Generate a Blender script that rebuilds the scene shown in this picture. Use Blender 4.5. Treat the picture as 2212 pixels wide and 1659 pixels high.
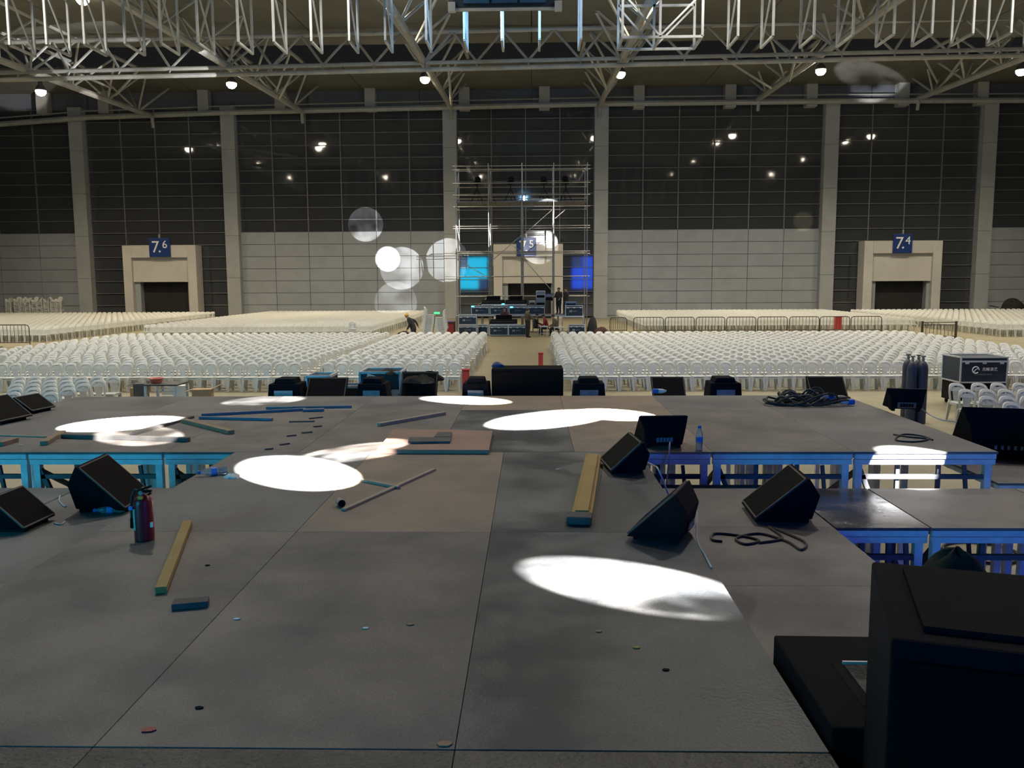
import bpy, bmesh, math, random
import numpy as np
from mathutils import Vector, Matrix, Euler

for o in list(bpy.data.objects): bpy.data.objects.remove(o, do_unlink=True)
scene = bpy.context.scene
COL = scene.collection
RNG = random.Random(7)
PI = math.pi

# ------------------------------------------------------------------ camera
FPX, EYE = 1850.0, 3.31
_p, _a, _r = math.atan(219.5/FPX), math.atan(44/FPX), 0.005
_F = Vector((-math.sin(_a)*math.cos(_p), math.cos(_a)*math.cos(_p), -math.sin(_p)))
_R0 = Vector((math.cos(_a), math.sin(_a), 0)); _U0 = _R0.cross(_F)
_R = _R0*math.cos(_r) - _U0*math.sin(_r); _U = _U0*math.cos(_r) + _R0*math.sin(_r)
cam_data = bpy.data.cameras.new('camera'); cam = bpy.data.objects.new('camera', cam_data); COL.objects.link(cam)
cam_data.sensor_fit = 'HORIZONTAL'; cam_data.sensor_width = 36.0; cam_data.lens = 36.0*FPX/2212.0
cam_data.clip_start = 0.05; cam_data.clip_end = 500
m = Matrix.Identity(4)
for i in range(3):
    m[i][0] = _R[i]; m[i][1] = _U[i]; m[i][2] = -_F[i]
m[0][3], m[1][3], m[2][3] = 0, 0, EYE
cam.matrix_world = m
scene.camera = cam

def ray(x, y): return _F + _R*((x-1106.0)/FPX) + _U*((829.5-y)/FPX)
def oz(x, y, z):                       # where a sight line meets the level z
    d = ray(x, y); t = (z-EYE)/d.z; return Vector((d.x*t, d.y*t, z))
def oy(x, y, Y):                       # where a sight line meets the upright plane at depth Y
    d = ray(x, y); t = Y/d.y; return Vector((d.x*t, Y, EYE+d.z*t))

# ------------------------------------------------------------------ world, exposure
w = bpy.data.worlds.new('night'); scene.world = w; w.use_nodes = True
w.node_tree.nodes['Background'].inputs[0].default_value = (0.6, 0.6, 0.62, 1)
w.node_tree.nodes['Background'].inputs[1].default_value = 0.015
vs = scene.view_settings
vs.view_transform = 'Standard'; vs.look = 'None'; vs.gamma = 1.0; vs.use_curve_mapping = False
vs.exposure = 0.0

# ------------------------------------------------------------------ stage spotlights (profile moving heads on the rig over the stage)
S = 1.78                                # stage top
WZ = 1.50                               # wing decks, a step lower
def spot(src, target, radius, watts, col=(1, .97, .95), blend=.05, gobo=0.0, gscale=1.0, seed=0, dark=.15, lo=.38, hi=.58):
    src = Vector(src); target = Vector(target); d = target-src
    L = bpy.data.lights.new('profile_spot', 'SPOT'); L.energy = watts; L.color = col
    L.spot_size = 2*math.atan(radius/d.length); L.spot_blend = blend; L.shadow_soft_size = .03
    o = bpy.data.objects.new('profile_spot', L); COL.objects.link(o); o.location = src
    o.rotation_euler = d.to_track_quat('-Z', 'Y').to_euler()
    if gobo:
        L.use_nodes = True; nt = L.node_tree; em = nt.nodes['Emission']
        tc = nt.nodes.new('ShaderNodeTexCoord'); mp = nt.nodes.new('ShaderNodeMapping')
        s = gscale*d.length/radius; mp.inputs['Scale'].default_value = (s, s, s); mp.inputs['Location'].default_value = (seed*3.1, seed*1.7, seed)
        nz = nt.nodes.new('ShaderNodeTexNoise'); nz.inputs['Scale'].default_value = 1.0; nz.inputs['Detail'].default_value = 2.0
        mr = nt.nodes.new('ShaderNodeMapRange'); mr.inputs[1].default_value = lo; mr.inputs[2].default_value = hi
        mr.inputs[3].default_value = dark; mr.inputs[4].default_value = 1.0
        nt.links.new(tc.outputs['Normal'], mp.inputs['Vector']); nt.links.new(mp.outputs[0], nz.inputs['Vector'])
        nt.links.new(nz.outputs[0], mr.inputs[0]); nt.links.new(mr.outputs[0], em.inputs['Strength'])
    return o
# pools of light on the stage floor
spot((2.9, .8, 6.9), (-1.90, 6.80, S), .42, 1.5e5)
spot((-6.3, 2.2, 6.6), (-1.62, 7.62, S), .34, 52000, gobo=1, gscale=1.1, seed=2, dark=.06)
spot((-9.5, 6.0, 9.0), (-4.55, 9.25, S), .50, 1.5e5)
spot((.8, 2.6, 7.5), (-4.0, 8.5, S), .40, 70000, gobo=1, gscale=.8, seed=5, dark=.10)
spot((-8.5, 7.0, 9.5), (-3.55, 11.1, S), .42, 30000, gobo=1, gscale=.9, seed=1, dark=.05)
spot((5.6, 7.8, 6.6), (-.85, 11.10, S), .36, 1.2e5)
spot((-5.5, 3.5, 7.5), (.15, 9.50, S), .50, 1.6e5)
spot((5.5, 5.5, 8.5), (.95, 9.85, S), .40, 1.2e5)
spot((7.4, -.25, 6.6), (.53, 4.20, S), .33, 1.3e5, gobo=1, gscale=.75, seed=4, dark=.05, blend=.12, lo=.37, hi=.50)
spot((6.0, 1.0, 8.5), (3.42, 7.55, S-.03), .30, 80000)
# pools of light on the far wall, the glass and the roof
spot((6.0, 14, 10), oy(868, 580, 80), 1.98, 3.0e5, gobo=1, gscale=1.0, seed=3, dark=.35, lo=.36, hi=.60)
spot((-8.0, 14, 10), oy(838, 560, 80), 1.20, 1.0e6, blend=.25)
spot((5.0, 14, 10), oy(968, 562, 79.4), 2.0, 2.4e5, gobo=1, gscale=.8, seed=6, dark=.45, lo=.36, hi=.60)
spot((-4.0, 14, 10), oy(855, 655, 80), 2.0, 1.0e5, gobo=1, gscale=.9, seed=8, dark=.25, lo=.36, hi=.6)
spot((0.0, 14, 10), oy(790, 485, 80), 1.6, 2.6e5, gobo=1, gscale=.9, seed=9, dark=.1)
spot((2.0, 14, 10), oy(1165, 530, 79), 1.75, 1.6e5, gobo=1, gscale=.7, seed=12, dark=.25)
spot((2.0, 16, 9), oy(1188, 520, 79.2), .75, 3.5e5)
spot((-3.0, 46, 10), oy(300, 146, 59), 2.9, 7.0e4, gobo=1, gscale=.8, seed=2, dark=.1)
spot((-12.0, 46, 9), oy(95, 205, 74), 2.0, 6.0e4, blend=.4, col=(1, .88, .8))
spot((8.0, 46, 9), oy(1855, 175, 74), 2.3, 9.0e4, blend=.3, gobo=1, gscale=.9, seed=7, dark=.05)
spot((2.0, 16, 9), oy(1735, 478, 80), 1.0, 9.0e4, col=(1, .85, .45), blend=.6)

# ------------------------------------------------------------------ mesh helpers
class MB:
    def __init__(s): s.v = []; s.f = []
    def add(s, vs_, fs): n = len(s.v); s.v += [tuple(v) for v in vs_]; s.f += [tuple(i+n for i in f) for f in fs]; return s
    def hexa(s, p):                     # 8 points: bottom ring 0-3, top ring 4-7
        return s.add(p, [(3, 2, 1, 0), (4, 5, 6, 7), (0, 1, 5, 4), (1, 2, 6, 5), (2, 3, 7, 6), (3, 0, 4, 7)])
    def box(s, x0, x1, y0, y1, z0, z1, M=None):
        p = [(x0, y0, z0), (x1, y0, z0), (x1, y1, z0), (x0, y1, z0), (x0, y0, z1), (x1, y0, z1), (x1, y1, z1), (x0, y1, z1)]
        if M is not None: p = [M @ Vector(q) for q in p]
        return s.hexa(p)
    def bar(s, p, q, w, h=None, w2=None, h2=None, up=(0, 0, 1)):
        p = Vector(p); q = Vector(q); h = h or w; w2 = w2 or w; h2 = h2 or h
        d = (q-p).normalized(); u = Vector(up)
        if abs(d.dot(u)) > .98: u = Vector((0, 1, 0))
        a = d.cross(u).normalized(); b = a.cross(d).normalized()
        def ring(c, w, h): return [c-a*w/2-b*h/2, c+a*w/2-b*h/2, c+a*w/2+b*h/2, c-a*w/2+b*h/2]
        return s.hexa(ring(p, w, h)[::-1]+ring(q, w2, h2)[::-1])
    def path(s, pts, r, n=6, r2=None):
        pts = [Vector(p) for p in pts]; N = len(pts); base = len(s.v); prev = None
        for i, p in enumerate(pts):
            d = (pts[min(i+1, N-1)]-pts[max(i-1, 0)]).normalized()
            if prev is None:
                u = Vector((0, 0, 1)) if abs(d.z) < .95 else Vector((0, 1, 0))
                a = d.cross(u).normalized()
            else: a = (prev-d*prev.dot(d)).normalized()
            prev = a; b = d.cross(a)
            rr = r if r2 is None else r+(r2-r)*i/(N-1)
            for k in range(n):
                t = 2*PI*k/n; s.v.append(tuple(p+a*math.cos(t)*rr+b*math.sin(t)*rr))
        for i in range(N-1):
            for k in range(n):
                k2 = (k+1) % n; s.f.append((base+i*n+k, base+i*n+k2, base+(i+1)*n+k2, base+(i+1)*n+k))
        s.f.append(tuple(base+k for k in range(n))[::-1]); s.f.append(tuple(base+(N-1)*n+k for k in range(n)))
        return s
    def tube(s, p, q, r, n=8, r2=None): return s.path([p, q], r, n, r2)
    def lathe(s, prof, n=16, M=None):
        base = len(s.v)
        for r, z in prof:
            for k in range(n):
                t = 2*PI*k/n; p = Vector((r*math.cos(t), r*math.sin(t), z)); s.v.append(tuple(M @ p if M is not None else p))
        for i in range(len(prof)-1):
            for k in range(n):
                k2 = (k+1) % n; s.f.append((base+i*n+k, base+i*n+k2, base+(i+1)*n+k2, base+(i+1)*n+k))
        s.f.append(tuple(base+k for k in range(n))[::-1]); s.f.append(tuple(base+(len(prof)-1)*n+k for k in range(n)))
        return s
    def prism(s, poly, d0, d1, fn):     # poly of 2D points, fn(a,b,d) -> 3D
        n = len(poly); b = len(s.v)
        for d in (d0, d1):
            for a, c in poly: s.v.append(tuple(fn(a, c, d)))
        s.f.append(tuple(b+i for i in range(n))[::-1]); s.f.append(tuple(b+n+i for i in range(n)))
        for i in range(n): j = (i+1) % n; s.f.append((b+i, b+j, b+n+j, b+n+i))
        return s
    def mesh(s, name, mat=None, smooth=False, fix=True):
        me = bpy.data.meshes.new(name); me.from_pydata(s.v, [], s.f)
        if fix:
            bm = bmesh.new(); bm.from_mesh(me); bmesh.ops.recalc_face_normals(bm, faces=bm.faces); bm.to_mesh(me); bm.free()
        if smooth:
            for p in me.polygons: p.use_smooth = True
            me.set_sharp_from_angle(angle=math.radians(40))
        if mat: me.materials.append(mat)
        return me
    def build(s, name, mat, parent=None, loc=(0, 0, 0), rot=(0, 0, 0), smooth=False, bevel=0):
        return link(name, s.mesh(name, mat, smooth), parent, loc, rot, bevel)
def link(name, me, parent=None, loc=(0, 0, 0), rot=(0, 0, 0), bevel=0):
    o = bpy.data.objects.new(name, me); COL.objects.link(o)
    if parent: o.parent = parent
    o.location = loc; o.rotation_euler = rot
    if bevel:
        b = o.modifiers.new('bevel', 'BEVEL'); b.width = bevel; b.segments = 2; b.limit_method = 'ANGLE'
    return o
def tag(o, label, cat=None, group=None, kind=None):
    o['label'] = label
    if cat: o['category'] = cat
    if group: o['group'] = group
    if kind: o['kind'] = kind
    return o
def thing(name, label, cat, loc=(0, 0, 0), rotz=0, group=None, kind=None, rot=None):
    o = bpy.data.objects.new(name, None); COL.objects.link(o); o.empty_display_size = .1
    o.location = loc; o.rotation_euler = rot or (0, 0, rotz)
    return tag(o, label, cat, group, kind)
def struct(name, label=None):
    o = bpy.data.objects.new(name, None); COL.objects.link(o); o['kind'] = 'structure'
    if label: o['label'] = label
    return o
def box(x0, x1, y0, y1, z0, z1): return MB().box(x0, x1, y0, y1, z0, z1)
def copy_tree(o, parent=None):
    c = o.copy(); COL.objects.link(c); c.parent = parent
    for ch in list(o.children): copy_tree(ch, c)
    return c
def text_mesh(txt, size, depth, mat):
    cu = bpy.data.curves.new('lettering', 'FONT'); cu.body = txt; cu.size = size; cu.extrude = depth; cu.align_x = 'CENTER'; cu.align_y = 'CENTER'
    o = bpy.data.objects.new('lettering', cu); COL.objects.link(o); bpy.context.view_layer.update()
    me = bpy.data.meshes.new_from_object(o.evaluated_get(bpy.context.evaluated_depsgraph_get()))
    bpy.data.objects.remove(o, do_unlink=True); me.materials.clear(); me.materials.append(mat); return me
ORD = ['zeroth', 'first', 'second', 'third', 'fourth', 'fifth', 'sixth', 'seventh', 'eighth', 'ninth', 'tenth', 'eleventh', 'twelfth', 'thirteenth',
       'fourteenth', 'fifteenth', 'sixteenth', 'seventeenth', 'eighteenth', 'nineteenth', 'twentieth']
def nth(n):
    if n <= 20: return ORD[n]
    t = {2: 'twenty', 3: 'thirty', 4: 'forty', 5: 'fifty'}[n//10]
    return t+'-'+ORD[n % 10] if n % 10 else {3: 'thirtieth', 4: 'fortieth', 5: 'fiftieth'}[n//10]

# ------------------------------------------------------------------ materials
def mat(name, c1, c2=None, rough=.5, metal=0., scale=3., lo=.35, hi=.65, bump=0., bscale=40., spec=.5, stretch=(1, 1, 1), emit=None, estr=0., speck=0., trans=0., alpha=1., rvar=0.):
    m = bpy.data.materials.new(name); m.use_nodes = True; nt = m.node_tree; P = nt.nodes['Principled BSDF']
    P.inputs['Base Color'].default_value = (*c1, 1); P.inputs['Roughness'].default_value = rough; P.inputs['Metallic'].default_value = metal
    P.inputs['Specular IOR Level'].default_value = spec
    if emit: P.inputs['Emission Color'].default_value = (*emit, 1); P.inputs['Emission Strength'].default_value = estr
    if trans: P.inputs['Transmission Weight'].default_value = trans; P.inputs['IOR'].default_value = 1.33
    if c2 is None and not bump: return m
    tc = nt.nodes.new('ShaderNodeTexCoord'); oi = nt.nodes.new('ShaderNodeObjectInfo')
    ml = nt.nodes.new('ShaderNodeMath'); ml.operation = 'MULTIPLY'; ml.inputs[1].default_value = 57.3
    ad = nt.nodes.new('ShaderNodeVectorMath'); ad.operation = 'ADD'; mp = nt.nodes.new('ShaderNodeMapping'); mp.inputs['Scale'].default_value = stretch
    nt.links.new(oi.outputs['Random'], ml.inputs[0]); nt.links.new(tc.outputs['Object'], ad.inputs[0]); nt.links.new(ml.outputs[0], ad.inputs[1]); nt.links.new(ad.outputs[0], mp.inputs['Vector'])
    if c2 is not None:
        nz = nt.nodes.new('ShaderNodeTexNoise'); nz.inputs['Scale'].default_value = scale; nz.inputs['Detail'].default_value = 7; nz.inputs['Roughness'].default_value = .6
        mr = nt.nodes.new('ShaderNodeMapRange'); mr.inputs[1].default_value = lo; mr.inputs[2].default_value = hi
        mx = nt.nodes.new('ShaderNodeMix'); mx.data_type = 'RGBA'; mx.inputs[6].default_value = (*c1, 1); mx.inputs[7].default_value = (*c2, 1)
        nt.links.new(mp.outputs[0], nz.inputs['Vector']); nt.links.new(nz.outputs[0], mr.inputs[0]); nt.links.new(mr.outputs[0], mx.inputs[0])
        out = mx.outputs[2]
        if speck:
            n2 = nt.nodes.new('ShaderNodeTexNoise'); n2.inputs['Scale'].default_value = 140; n2.inputs['Detail'].default_value = 2
            m2 = nt.nodes.new('ShaderNodeMapRange'); m2.inputs[1].default_value = .35; m2.inputs[2].default_value = .7; m2.inputs[3].default_value = 1-speck; m2.inputs[4].default_value = 1+speck
            x2 = nt.nodes.new('ShaderNodeMix'); x2.data_type = 'RGBA'; x2.blend_type = 'MULTIPLY'; x2.inputs[0].default_value = 1
            nt.links.new(tc.outputs['Object'], n2.inputs['Vector']); nt.links.new(n2.outputs[0], m2.inputs[0]); nt.links.new(out, x2.inputs[6]); nt.links.new(m2.outputs[0], x2.inputs[7]); out = x2.outputs[2]
        nt.links.new(out, P.inputs['Base Color'])
        if rvar:
            m3 = nt.nodes.new('ShaderNodeMapRange'); m3.inputs[3].default_value = max(.05, rough-rvar); m3.inputs[4].default_value = min(1, rough+rvar)
            nt.links.new(mr.outputs[0], m3.inputs[0]); nt.links.new(m3.outputs[0], P.inputs['Roughness'])
    if bump:
        nb = nt.nodes.new('ShaderNodeTexNoise'); nb.inputs['Scale'].default_value = bscale; nb.inputs['Detail'].default_value = 4
        bp = nt.nodes.new('ShaderNodeBump'); bp.inputs['Strength'].default_value = bump; bp.inputs['Distance'].default_value = .02
        nt.links.new(mp.outputs[0], nb.inputs['Vector']); nt.links.new(nb.outputs[0], bp.inputs['Height']); nt.links.new(bp.outputs[0], P.inputs['Normal'])
    return m
K = dict(
 wallpanel=mat('wall_panel', (.345, .375, .395), (.30, .328, .345), .55, scale=.6),
 column=mat('column_cladding', (.39, .405, .405), (.34, .355, .355), .6, scale=.8),
 glass=mat('night_glass', (.055, .060, .066), None, .04, spec=.8),
 mullion=mat('mullion', (.22, .22, .21), (.17, .17, .165), .5, metal=.2),
 roof=mat('roof_lining', (.135, .138, .122), (.11, .112, .10), .8, scale=.3),
 roofdark=mat('roof_dark', (.05, .05, .047), (.04, .04, .038), .9, scale=.3),
 clere=mat('clerestory', (.13, .145, .175), (.10, .115, .14), .35, scale=.3),
 steel=mat('painted_steel', (.38, .39, .37), (.30, .31, .30), .5, scale=2),
 steelwhite=mat('white_steel', (.42, .45, .46), (.34, .36, .37), .45, scale=2),
 doorwhite=mat('door_surround', (.60, .58, .53), (.54, .52, .48), .6, scale=.6),
 doordark=mat('door_void', (.012, .012, .013), (.02, .018, .018), .6, scale=1),
 sign=mat('sign_blue', (.012, .045, .20), (.010, .038, .17), .4, scale=2),
 white=mat('sign_white', (.85, .85, .85), None, .5),
 floor=mat('hall_floor', (.295, .265, .165), (.24, .215, .14), .42, scale=.25, bump=.05, bscale=8, rvar=.12),
 lamp=mat('lamp_glow', (1, .9, .7), None, .5, emit=(1, .86, .66), estr=60),
 lampbody=mat('lamp_body', (.10, .10, .10), (.07, .07, .07), .5),
 plastic=mat('chair_plastic', (.62, .63, .59), (.56, .57, .53), .36, scale=2),
 alu=mat('aluminium', (.66, .68, .70), (.54, .56, .58), .42, metal=.3, scale=8),
 galv=mat('galvanised_tube', (.36, .36, .35), (.26, .26, .25), .45, metal=.7, scale=5),
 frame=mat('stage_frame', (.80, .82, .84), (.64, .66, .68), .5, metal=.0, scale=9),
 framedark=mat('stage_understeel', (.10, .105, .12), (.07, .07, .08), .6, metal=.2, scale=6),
 plygrey=mat('ply_grey', (.105, .103, .102), (.225, .215, .20), .62, scale=1.3, lo=.38, hi=.68, bump=.12, bscale=60, speck=.22, rvar=.12),
 plydark=mat('ply_dark', (.058, .062, .066), (.20, .195, .18), .55, scale=1.5, lo=.44, hi=.72, bump=.12, bscale=60, speck=.25, rvar=.15),
 plytan=mat('ply_tan', (.285, .215, .155), (.185, .155, .125), .62, scale=1.3, lo=.40, hi=.66, bump=.1, bscale=60, speck=.18, rvar=.1),
 plybrown=mat('ply_brown', (.190, .165, .140), (.110, .104, .096), .6, scale=1.3, lo=.38, hi=.68, bump=.1, bscale=60, speck=.2, rvar=.1),
 plygloss=mat('ply_gloss', (.050, .048, .050), (.16, .15, .145), .28, scale=2.6, lo=.45, hi=.7, bump=.06, bscale=40, speck=.2, rvar=.12),
 plypink=mat('ply_pink', (.36, .215, .155), (.27, .18, .135), .65, scale=2, speck=.15),
 tread=mat('tread_plate', (.085, .082, .075), (.13, .125, .115), .45, metal=.4, scale=3, bump=.7, bscale=55),
 black=mat('speaker_black', (.006, .0062, .0085), (.009, .0092, .012), .7, spec=.06, scale=8, bump=.15, bscale=220),
 grille=mat('speaker_grille', (.011, .009, .009), (.004, .004, .004), .7, spec=.06, scale=240, bump=.3, bscale=300),
 edge=mat('worn_edge', (.11, .09, .07), (.05, .05, .045), .6, scale=9),
 plate=mat('connector_plate', (.26, .27, .30), (.18, .19, .22), .4, metal=.5, scale=12),
 case=mat('case_laminate', (.012, .024, .040), (.020, .034, .052), .4, scale=3),
 rubber=mat('rubber', (.007, .007, .007), (.012, .012, .012), .85, spec=.15, scale=9),
 wood=mat('raw_timber', (.34, .25, .15), (.24, .175, .11), .75, scale=2, stretch=(1, 8, 8)),
 woodpale=mat('pale_batten', (.42, .36, .27), (.33, .28, .21), .75, scale=3),
 woodyellow=mat('yellow_timber', (.44, .29, .085), (.34, .23, .07), .7, scale=3, lo=.3, hi=.7),
 woodgrey=mat('grey_timber', (.115, .105, .095), (.07, .066, .062), .75, scale=5),
 bluepipe=mat('blue_bar', (.10, .14, .21), (.16, .19, .24), .5, metal=.3, scale=6),
 red=mat('extinguisher_red', (.30, .018, .028), (.24, .014, .022), .35, scale=4),
 redpost=mat('red_plastic', (.50, .05, .04), (.42, .04, .035), .5, scale=3),
 green=mat('label_green', (.25, .60, .45), (.2, .5, .38), .6, scale=9),
 pet=mat('bottle_plastic', (.80, .88, .95), None, .08, trans=.85, spec=.5),
 bluecap=mat('blue_cap', (.03, .16, .60), (.02, .12, .5), .4, scale=6),
 bluelabel=mat('blue_label', (.08, .30, .75), (.06, .2, .6), .5, scale=30),
 card=mat('cardboard', (.42, .29, .16), (.34, .23, .13), .85, scale=4),
 basin=mat('red_basin', (.62, .14, .10), (.54, .12, .09), .4, scale=4),
 paper=mat('paper_white', (.80, .80, .78), (.7, .7, .68), .8, scale=6),
 cloth=mat('dark_cloth', (.022, .021, .018), (.045, .042, .032), .95, spec=.1, scale=7, bump=.4, bscale=30),
 cable=mat('cable_rubber', (.020, .020, .022), (.035, .034, .033), .6, scale=9),
 cablewhite=mat('white_cable', (.55, .57, .58), (.45, .46, .47), .5, scale=9),
 gas=mat('gas_bottle', (.030, .040, .075), (.045, .050, .07), .45, scale=4),
 fence=mat('barrier_steel', (.10, .085, .06), (.055, .05, .04), .5, metal=.5, scale=6),
 exit=mat('exit_green', (.05, .7, .2), None, .5, emit=(.08, 1, .25), estr=1.6),
 skin=mat('skin', (.42, .27, .19), (.38, .24, .17), .55, scale=9),
 hair=mat('hair', (.012, .011, .010), (.02, .018, .016), .7, scale=20),
 helmet=mat('yellow_helmet', (.70, .42, .04), (.62, .37, .04), .35, scale=5),
 jk_black=mat('black_jacket', (.018, .018, .020), (.03, .03, .033), .85, scale=9),
 jk_brown=mat('brown_jacket', (.125, .105, .07), (.09, .075, .05), .85, scale=9),
 jk_red=mat('red_jacket', (.30, .030, .035), (.22, .02, .025), .85, scale=9),
 jk_maroon=mat('maroon_jacket', (.075, .028, .028), (.05, .02, .02), .85, scale=9),
 trouser=mat('dark_trousers', (.020, .022, .028), (.03, .032, .04), .85, scale=9),
 shoe=mat('shoe', (.02, .018, .016), (.03, .028, .025), .6, scale=9),
 lednode=mat('cyan_led', (.1, .6, .8), None, .4, emit=(.1, .75, 1), estr=4),
 bagblue=mat('bag_blue', (.05, .075, .19), (.04, .06, .15), .6, scale=8),
 bannerblue=mat('rig_blue', (.02, .10, .22), (.015, .07, .16), .5, scale=1.5),
)
# ================================================================== THE HALL
tag(box(-62, 62, -26, 81, -.3, 0).build('floor', K['floor']), 'bare tan concrete hall floor', kind='structure')
for nm, b in (('wall_left', (-62, -61, -26, 81, 0, 25)), ('wall_right', (61, 62, -26, 81, 0, 25)), ('wall_rear', (-61, 61, -26, -25, 0, 25))):
    tag(box(*b).build(nm, K['roofdark']), 'dark hall wall', kind='structure')
ceil = struct('ceiling', 'dark hall roof with olive lining strips')
box(-62, 62, -26, 81, 25, 25.3).build('roof_deck', K['roofdark'], ceil)
def strip(y0, z0, y1, z1, m, name='lining_strip', t=.12):
    n = 8
    for i in range(n):
        xa, xb = -61+122*i/n+.03, -61+122*(i+1)/n-.03
        MB().hexa([(xa, y0, z0), (xb, y0, z0), (xb, y1, z1), (xa, y1, z1), (xa, y0, z0+t), (xb, y0, z0+t), (xb, y1, z1+t), (xa, y1, z1+t)]).build(name, m, ceil)
zA = oy(1150, 192, 80).z; zB = oy(1150, 138, 71).z; zC = oy(1150, 92, 65).z; zD = oy(1150, 28, 57).z
strip(79.9, zA, 71, zB, K['roof']); strip(65, zC, 57, zD, K['roof']); strip(57, zD, 46, zD-.2, K['roof']); strip(40, zD+1, 34, zD+1.5, K['roof']); strip(32, zD+1.5, 22, zD+1.5, K['roof'])
strip(71, zB+1.6, 65, zB+1.6, K['roofdark'], 'recess_strip')
# clerestory strip with stub posts above the eaves beam
for i in range(12):
    xa = -61+122*i/12
    box(xa+.04, xa+122/12-.04, 80, 80.2, 19.25, zA+.05).build('clerestory_panel', K['clere'], ceil)
for x in (92, 225, 440, 606, 800, 1003, 1176, 1380, 1577, 1752, 1950, 2120):
    c = oy(x, 212, 79.3).x
    box(c-.48, c+.48, 79.0, 79.9, 18.7, zA).build('stub_post', K['column'], ceil)

CX = [-41.56, -27.59, -7.41, 6.29, 26.83, 40.8]; CW = .62; DZ = 1.116; ZP = 8.03
for x, wd in zip(CX, ('beside the stacked chairs', 'right of door 7.6', 'left of door 7.5', 'right of door 7.5', 'left of door 7.4', 'right of door 7.4')):
    c = struct('column', 'pale clad hall column '+wd)
    for k in range(5):
        box(x-CW, x+CW, 79.2, 80.2, k*3.86+.01, (k+1)*3.86-.015).build('cladding_panel', K['column'], c)
    box(x-CW+.03, x+CW-.03, 79.24, 80.15, 0, 19.25).build('core', K['roofdark'], c)
wall = struct('wall_far', 'white panelled lower wall at the far end of the hall')
bays = [(-61, CX[0], 1, 5), (CX[0], CX[1], 0, 4), (CX[1], CX[2], 1, 6), (CX[2], CX[3], 0, 4), (CX[3], CX[4], 1, 6), (CX[4], CX[5], 0, 4), (CX[5], 61, 1, 5)]
for bi, (xa, xb, pan, nc) in enumerate(bays):
    xa += CW if bi else 0; xb -= CW if bi < 6 else 0
    wn = struct('window_%d' % (bi+1), 'dark gridded curtain-wall glazing at night')
    rows = 10 if pan else 17; zbase = ZP if pan else ZP-7*DZ
    cw = (xb-xa)/nc
    pm = box(-cw/2+.03, cw/2-.03, -.012, .012, .02, DZ-.02).mesh('pane', K['glass'])
    for r in range(rows):
        for c in range(nc):
            p = link('pane', pm, wn, (xa+cw*(c+.5), 80.05, zbase+r*DZ))
    mm = box(-.045, .045, -.10, .06, zbase, 19.2).mesh('mullion', K['mullion'])
    for c in range(nc+1): link('mullion', mm, wn, (xa+cw*c, 80, 0))
    tm = box(xa, xb, -.07, .04, -.03, .03).mesh('transom', K['mullion'])
    for r in range(rows+1): link('transom', tm, wn, (0, 80, zbase+r*DZ))
    if pan:
        pm = box(-cw/2+.02, cw/2-.02, -.12, .05, .018, DZ-.018).mesh('panel', K['wallpanel'])
        for r in range(7):
            for c in range(nc): link('panel', pm, wall, (xa+cw*(c+.5), 79.95, ZP-(r+1)*DZ))
        lm = box(-cw/2+.02, cw/2-.02, -.12, .05, 0, ZP-7*DZ-.018).mesh('panel', K['wallpanel'])
        for c in range(nc): link('panel', lm, wall, (xa+cw*(c+.5), 79.95, 0))
        box(xa, xb, 79.93, 80.0, 0, ZP).build('backing', K['roofdark'], wall)
    box(xa, xb, 80.1, 80.3, 0, 19.3).build('night_backing', K['roofdark'], wn)

# door portals 7.6, 7.5, 7.4 with their blue number signs
def portal(n, px0, px1, ptop, o0, o1, otop, sg, digit):
    Y = 78.4
    d = struct('door_%d' % n, 'white vehicle door portal under sign 7.%s' % digit)
    X0, X1, ZT = oy(px0, 600, Y).x, oy(px1, 600, Y).x, oy((px0+px1)/2, ptop, Y).z
    jw = .80; O0, O1, OZ = X0+jw+.1, X1-jw-.1, oy((px0+px1)/2, otop, Y).z
    box(X0, X0+jw, Y, 79.9, 0, ZT).build('jamb', K['doorwhite'], d, bevel=.02)
    box(X1-jw, X1, Y, 79.9, 0, ZT).build('jamb', K['doorwhite'], d, bevel=.02)
    box(X0+jw, X1-jw, Y, 79.9, ZT-1.1, ZT).build('header', K['doorwhite'], d)
    box(X0+jw, X1-jw, Y+.3, 79.9, OZ, ZT-1.1).build('inset_panel', K['doorwhite'], d)
    box(X0+jw, X0+jw+.5, Y+.5, 79.9, 0, OZ).build('inner_jamb', K['wallpanel'], d)
    box(X1-jw-.25, X1-jw, Y+.5, 79.9, 0, OZ).build('inner_jamb', K['wallpanel'], d)
    box(X0+jw+.5, X1-jw-.25, 79.6, 79.8, 0, OZ).build('door_leaf', K['doordark'], d)  # dark sheet standing for the unlit void of the opening
    a, b = oy(sg[0], sg[3], Y-.15), oy(sg[1], sg[2], Y-.15)
    s = thing('door_sign', 'blue sign reading 7.%s above the %s door portal' % (digit, {'6': 'left', '5': 'middle, scaffold-covered', '4': 'right'}[digit]), 'sign', ((a.x+b.x)/2, Y-.02, (a.z+b.z)/2), group='door number signs')
    hw, hh = (b.x-a.x)/2, (b.z-a.z)/2
    box(-hw, hw, -.14, 0, -hh, hh).build('board', K['sign'], s, bevel=.02)
    for t, sz, px, pz in (('7', hh*1.75, -hw*.38, .0), ('.', hh*1.7, hw*.02, -hh*.0), (digit, hh*1.15, hw*.52, hh*.28)):
        link('numeral', text_mesh(t, sz, .015, K['white']), s, (px, -.155, pz), (PI/2, 0, 0))
    box(-.06, .06, -.1, 0, hh, hh+.35).build('hanger', K['steel'], s)
portal(1, 267, 425, 530, 297, 414, 609, (323, 366, 514, 555), '6')
portal(2, 1066, 1216, 527, 1080, 1200, 612, (1116, 1158, 513, 554), '5')
portal(3, 1865, 2033, 520, 1878, 2003, 607, (1929, 1972, 505, 547), '4')
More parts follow.
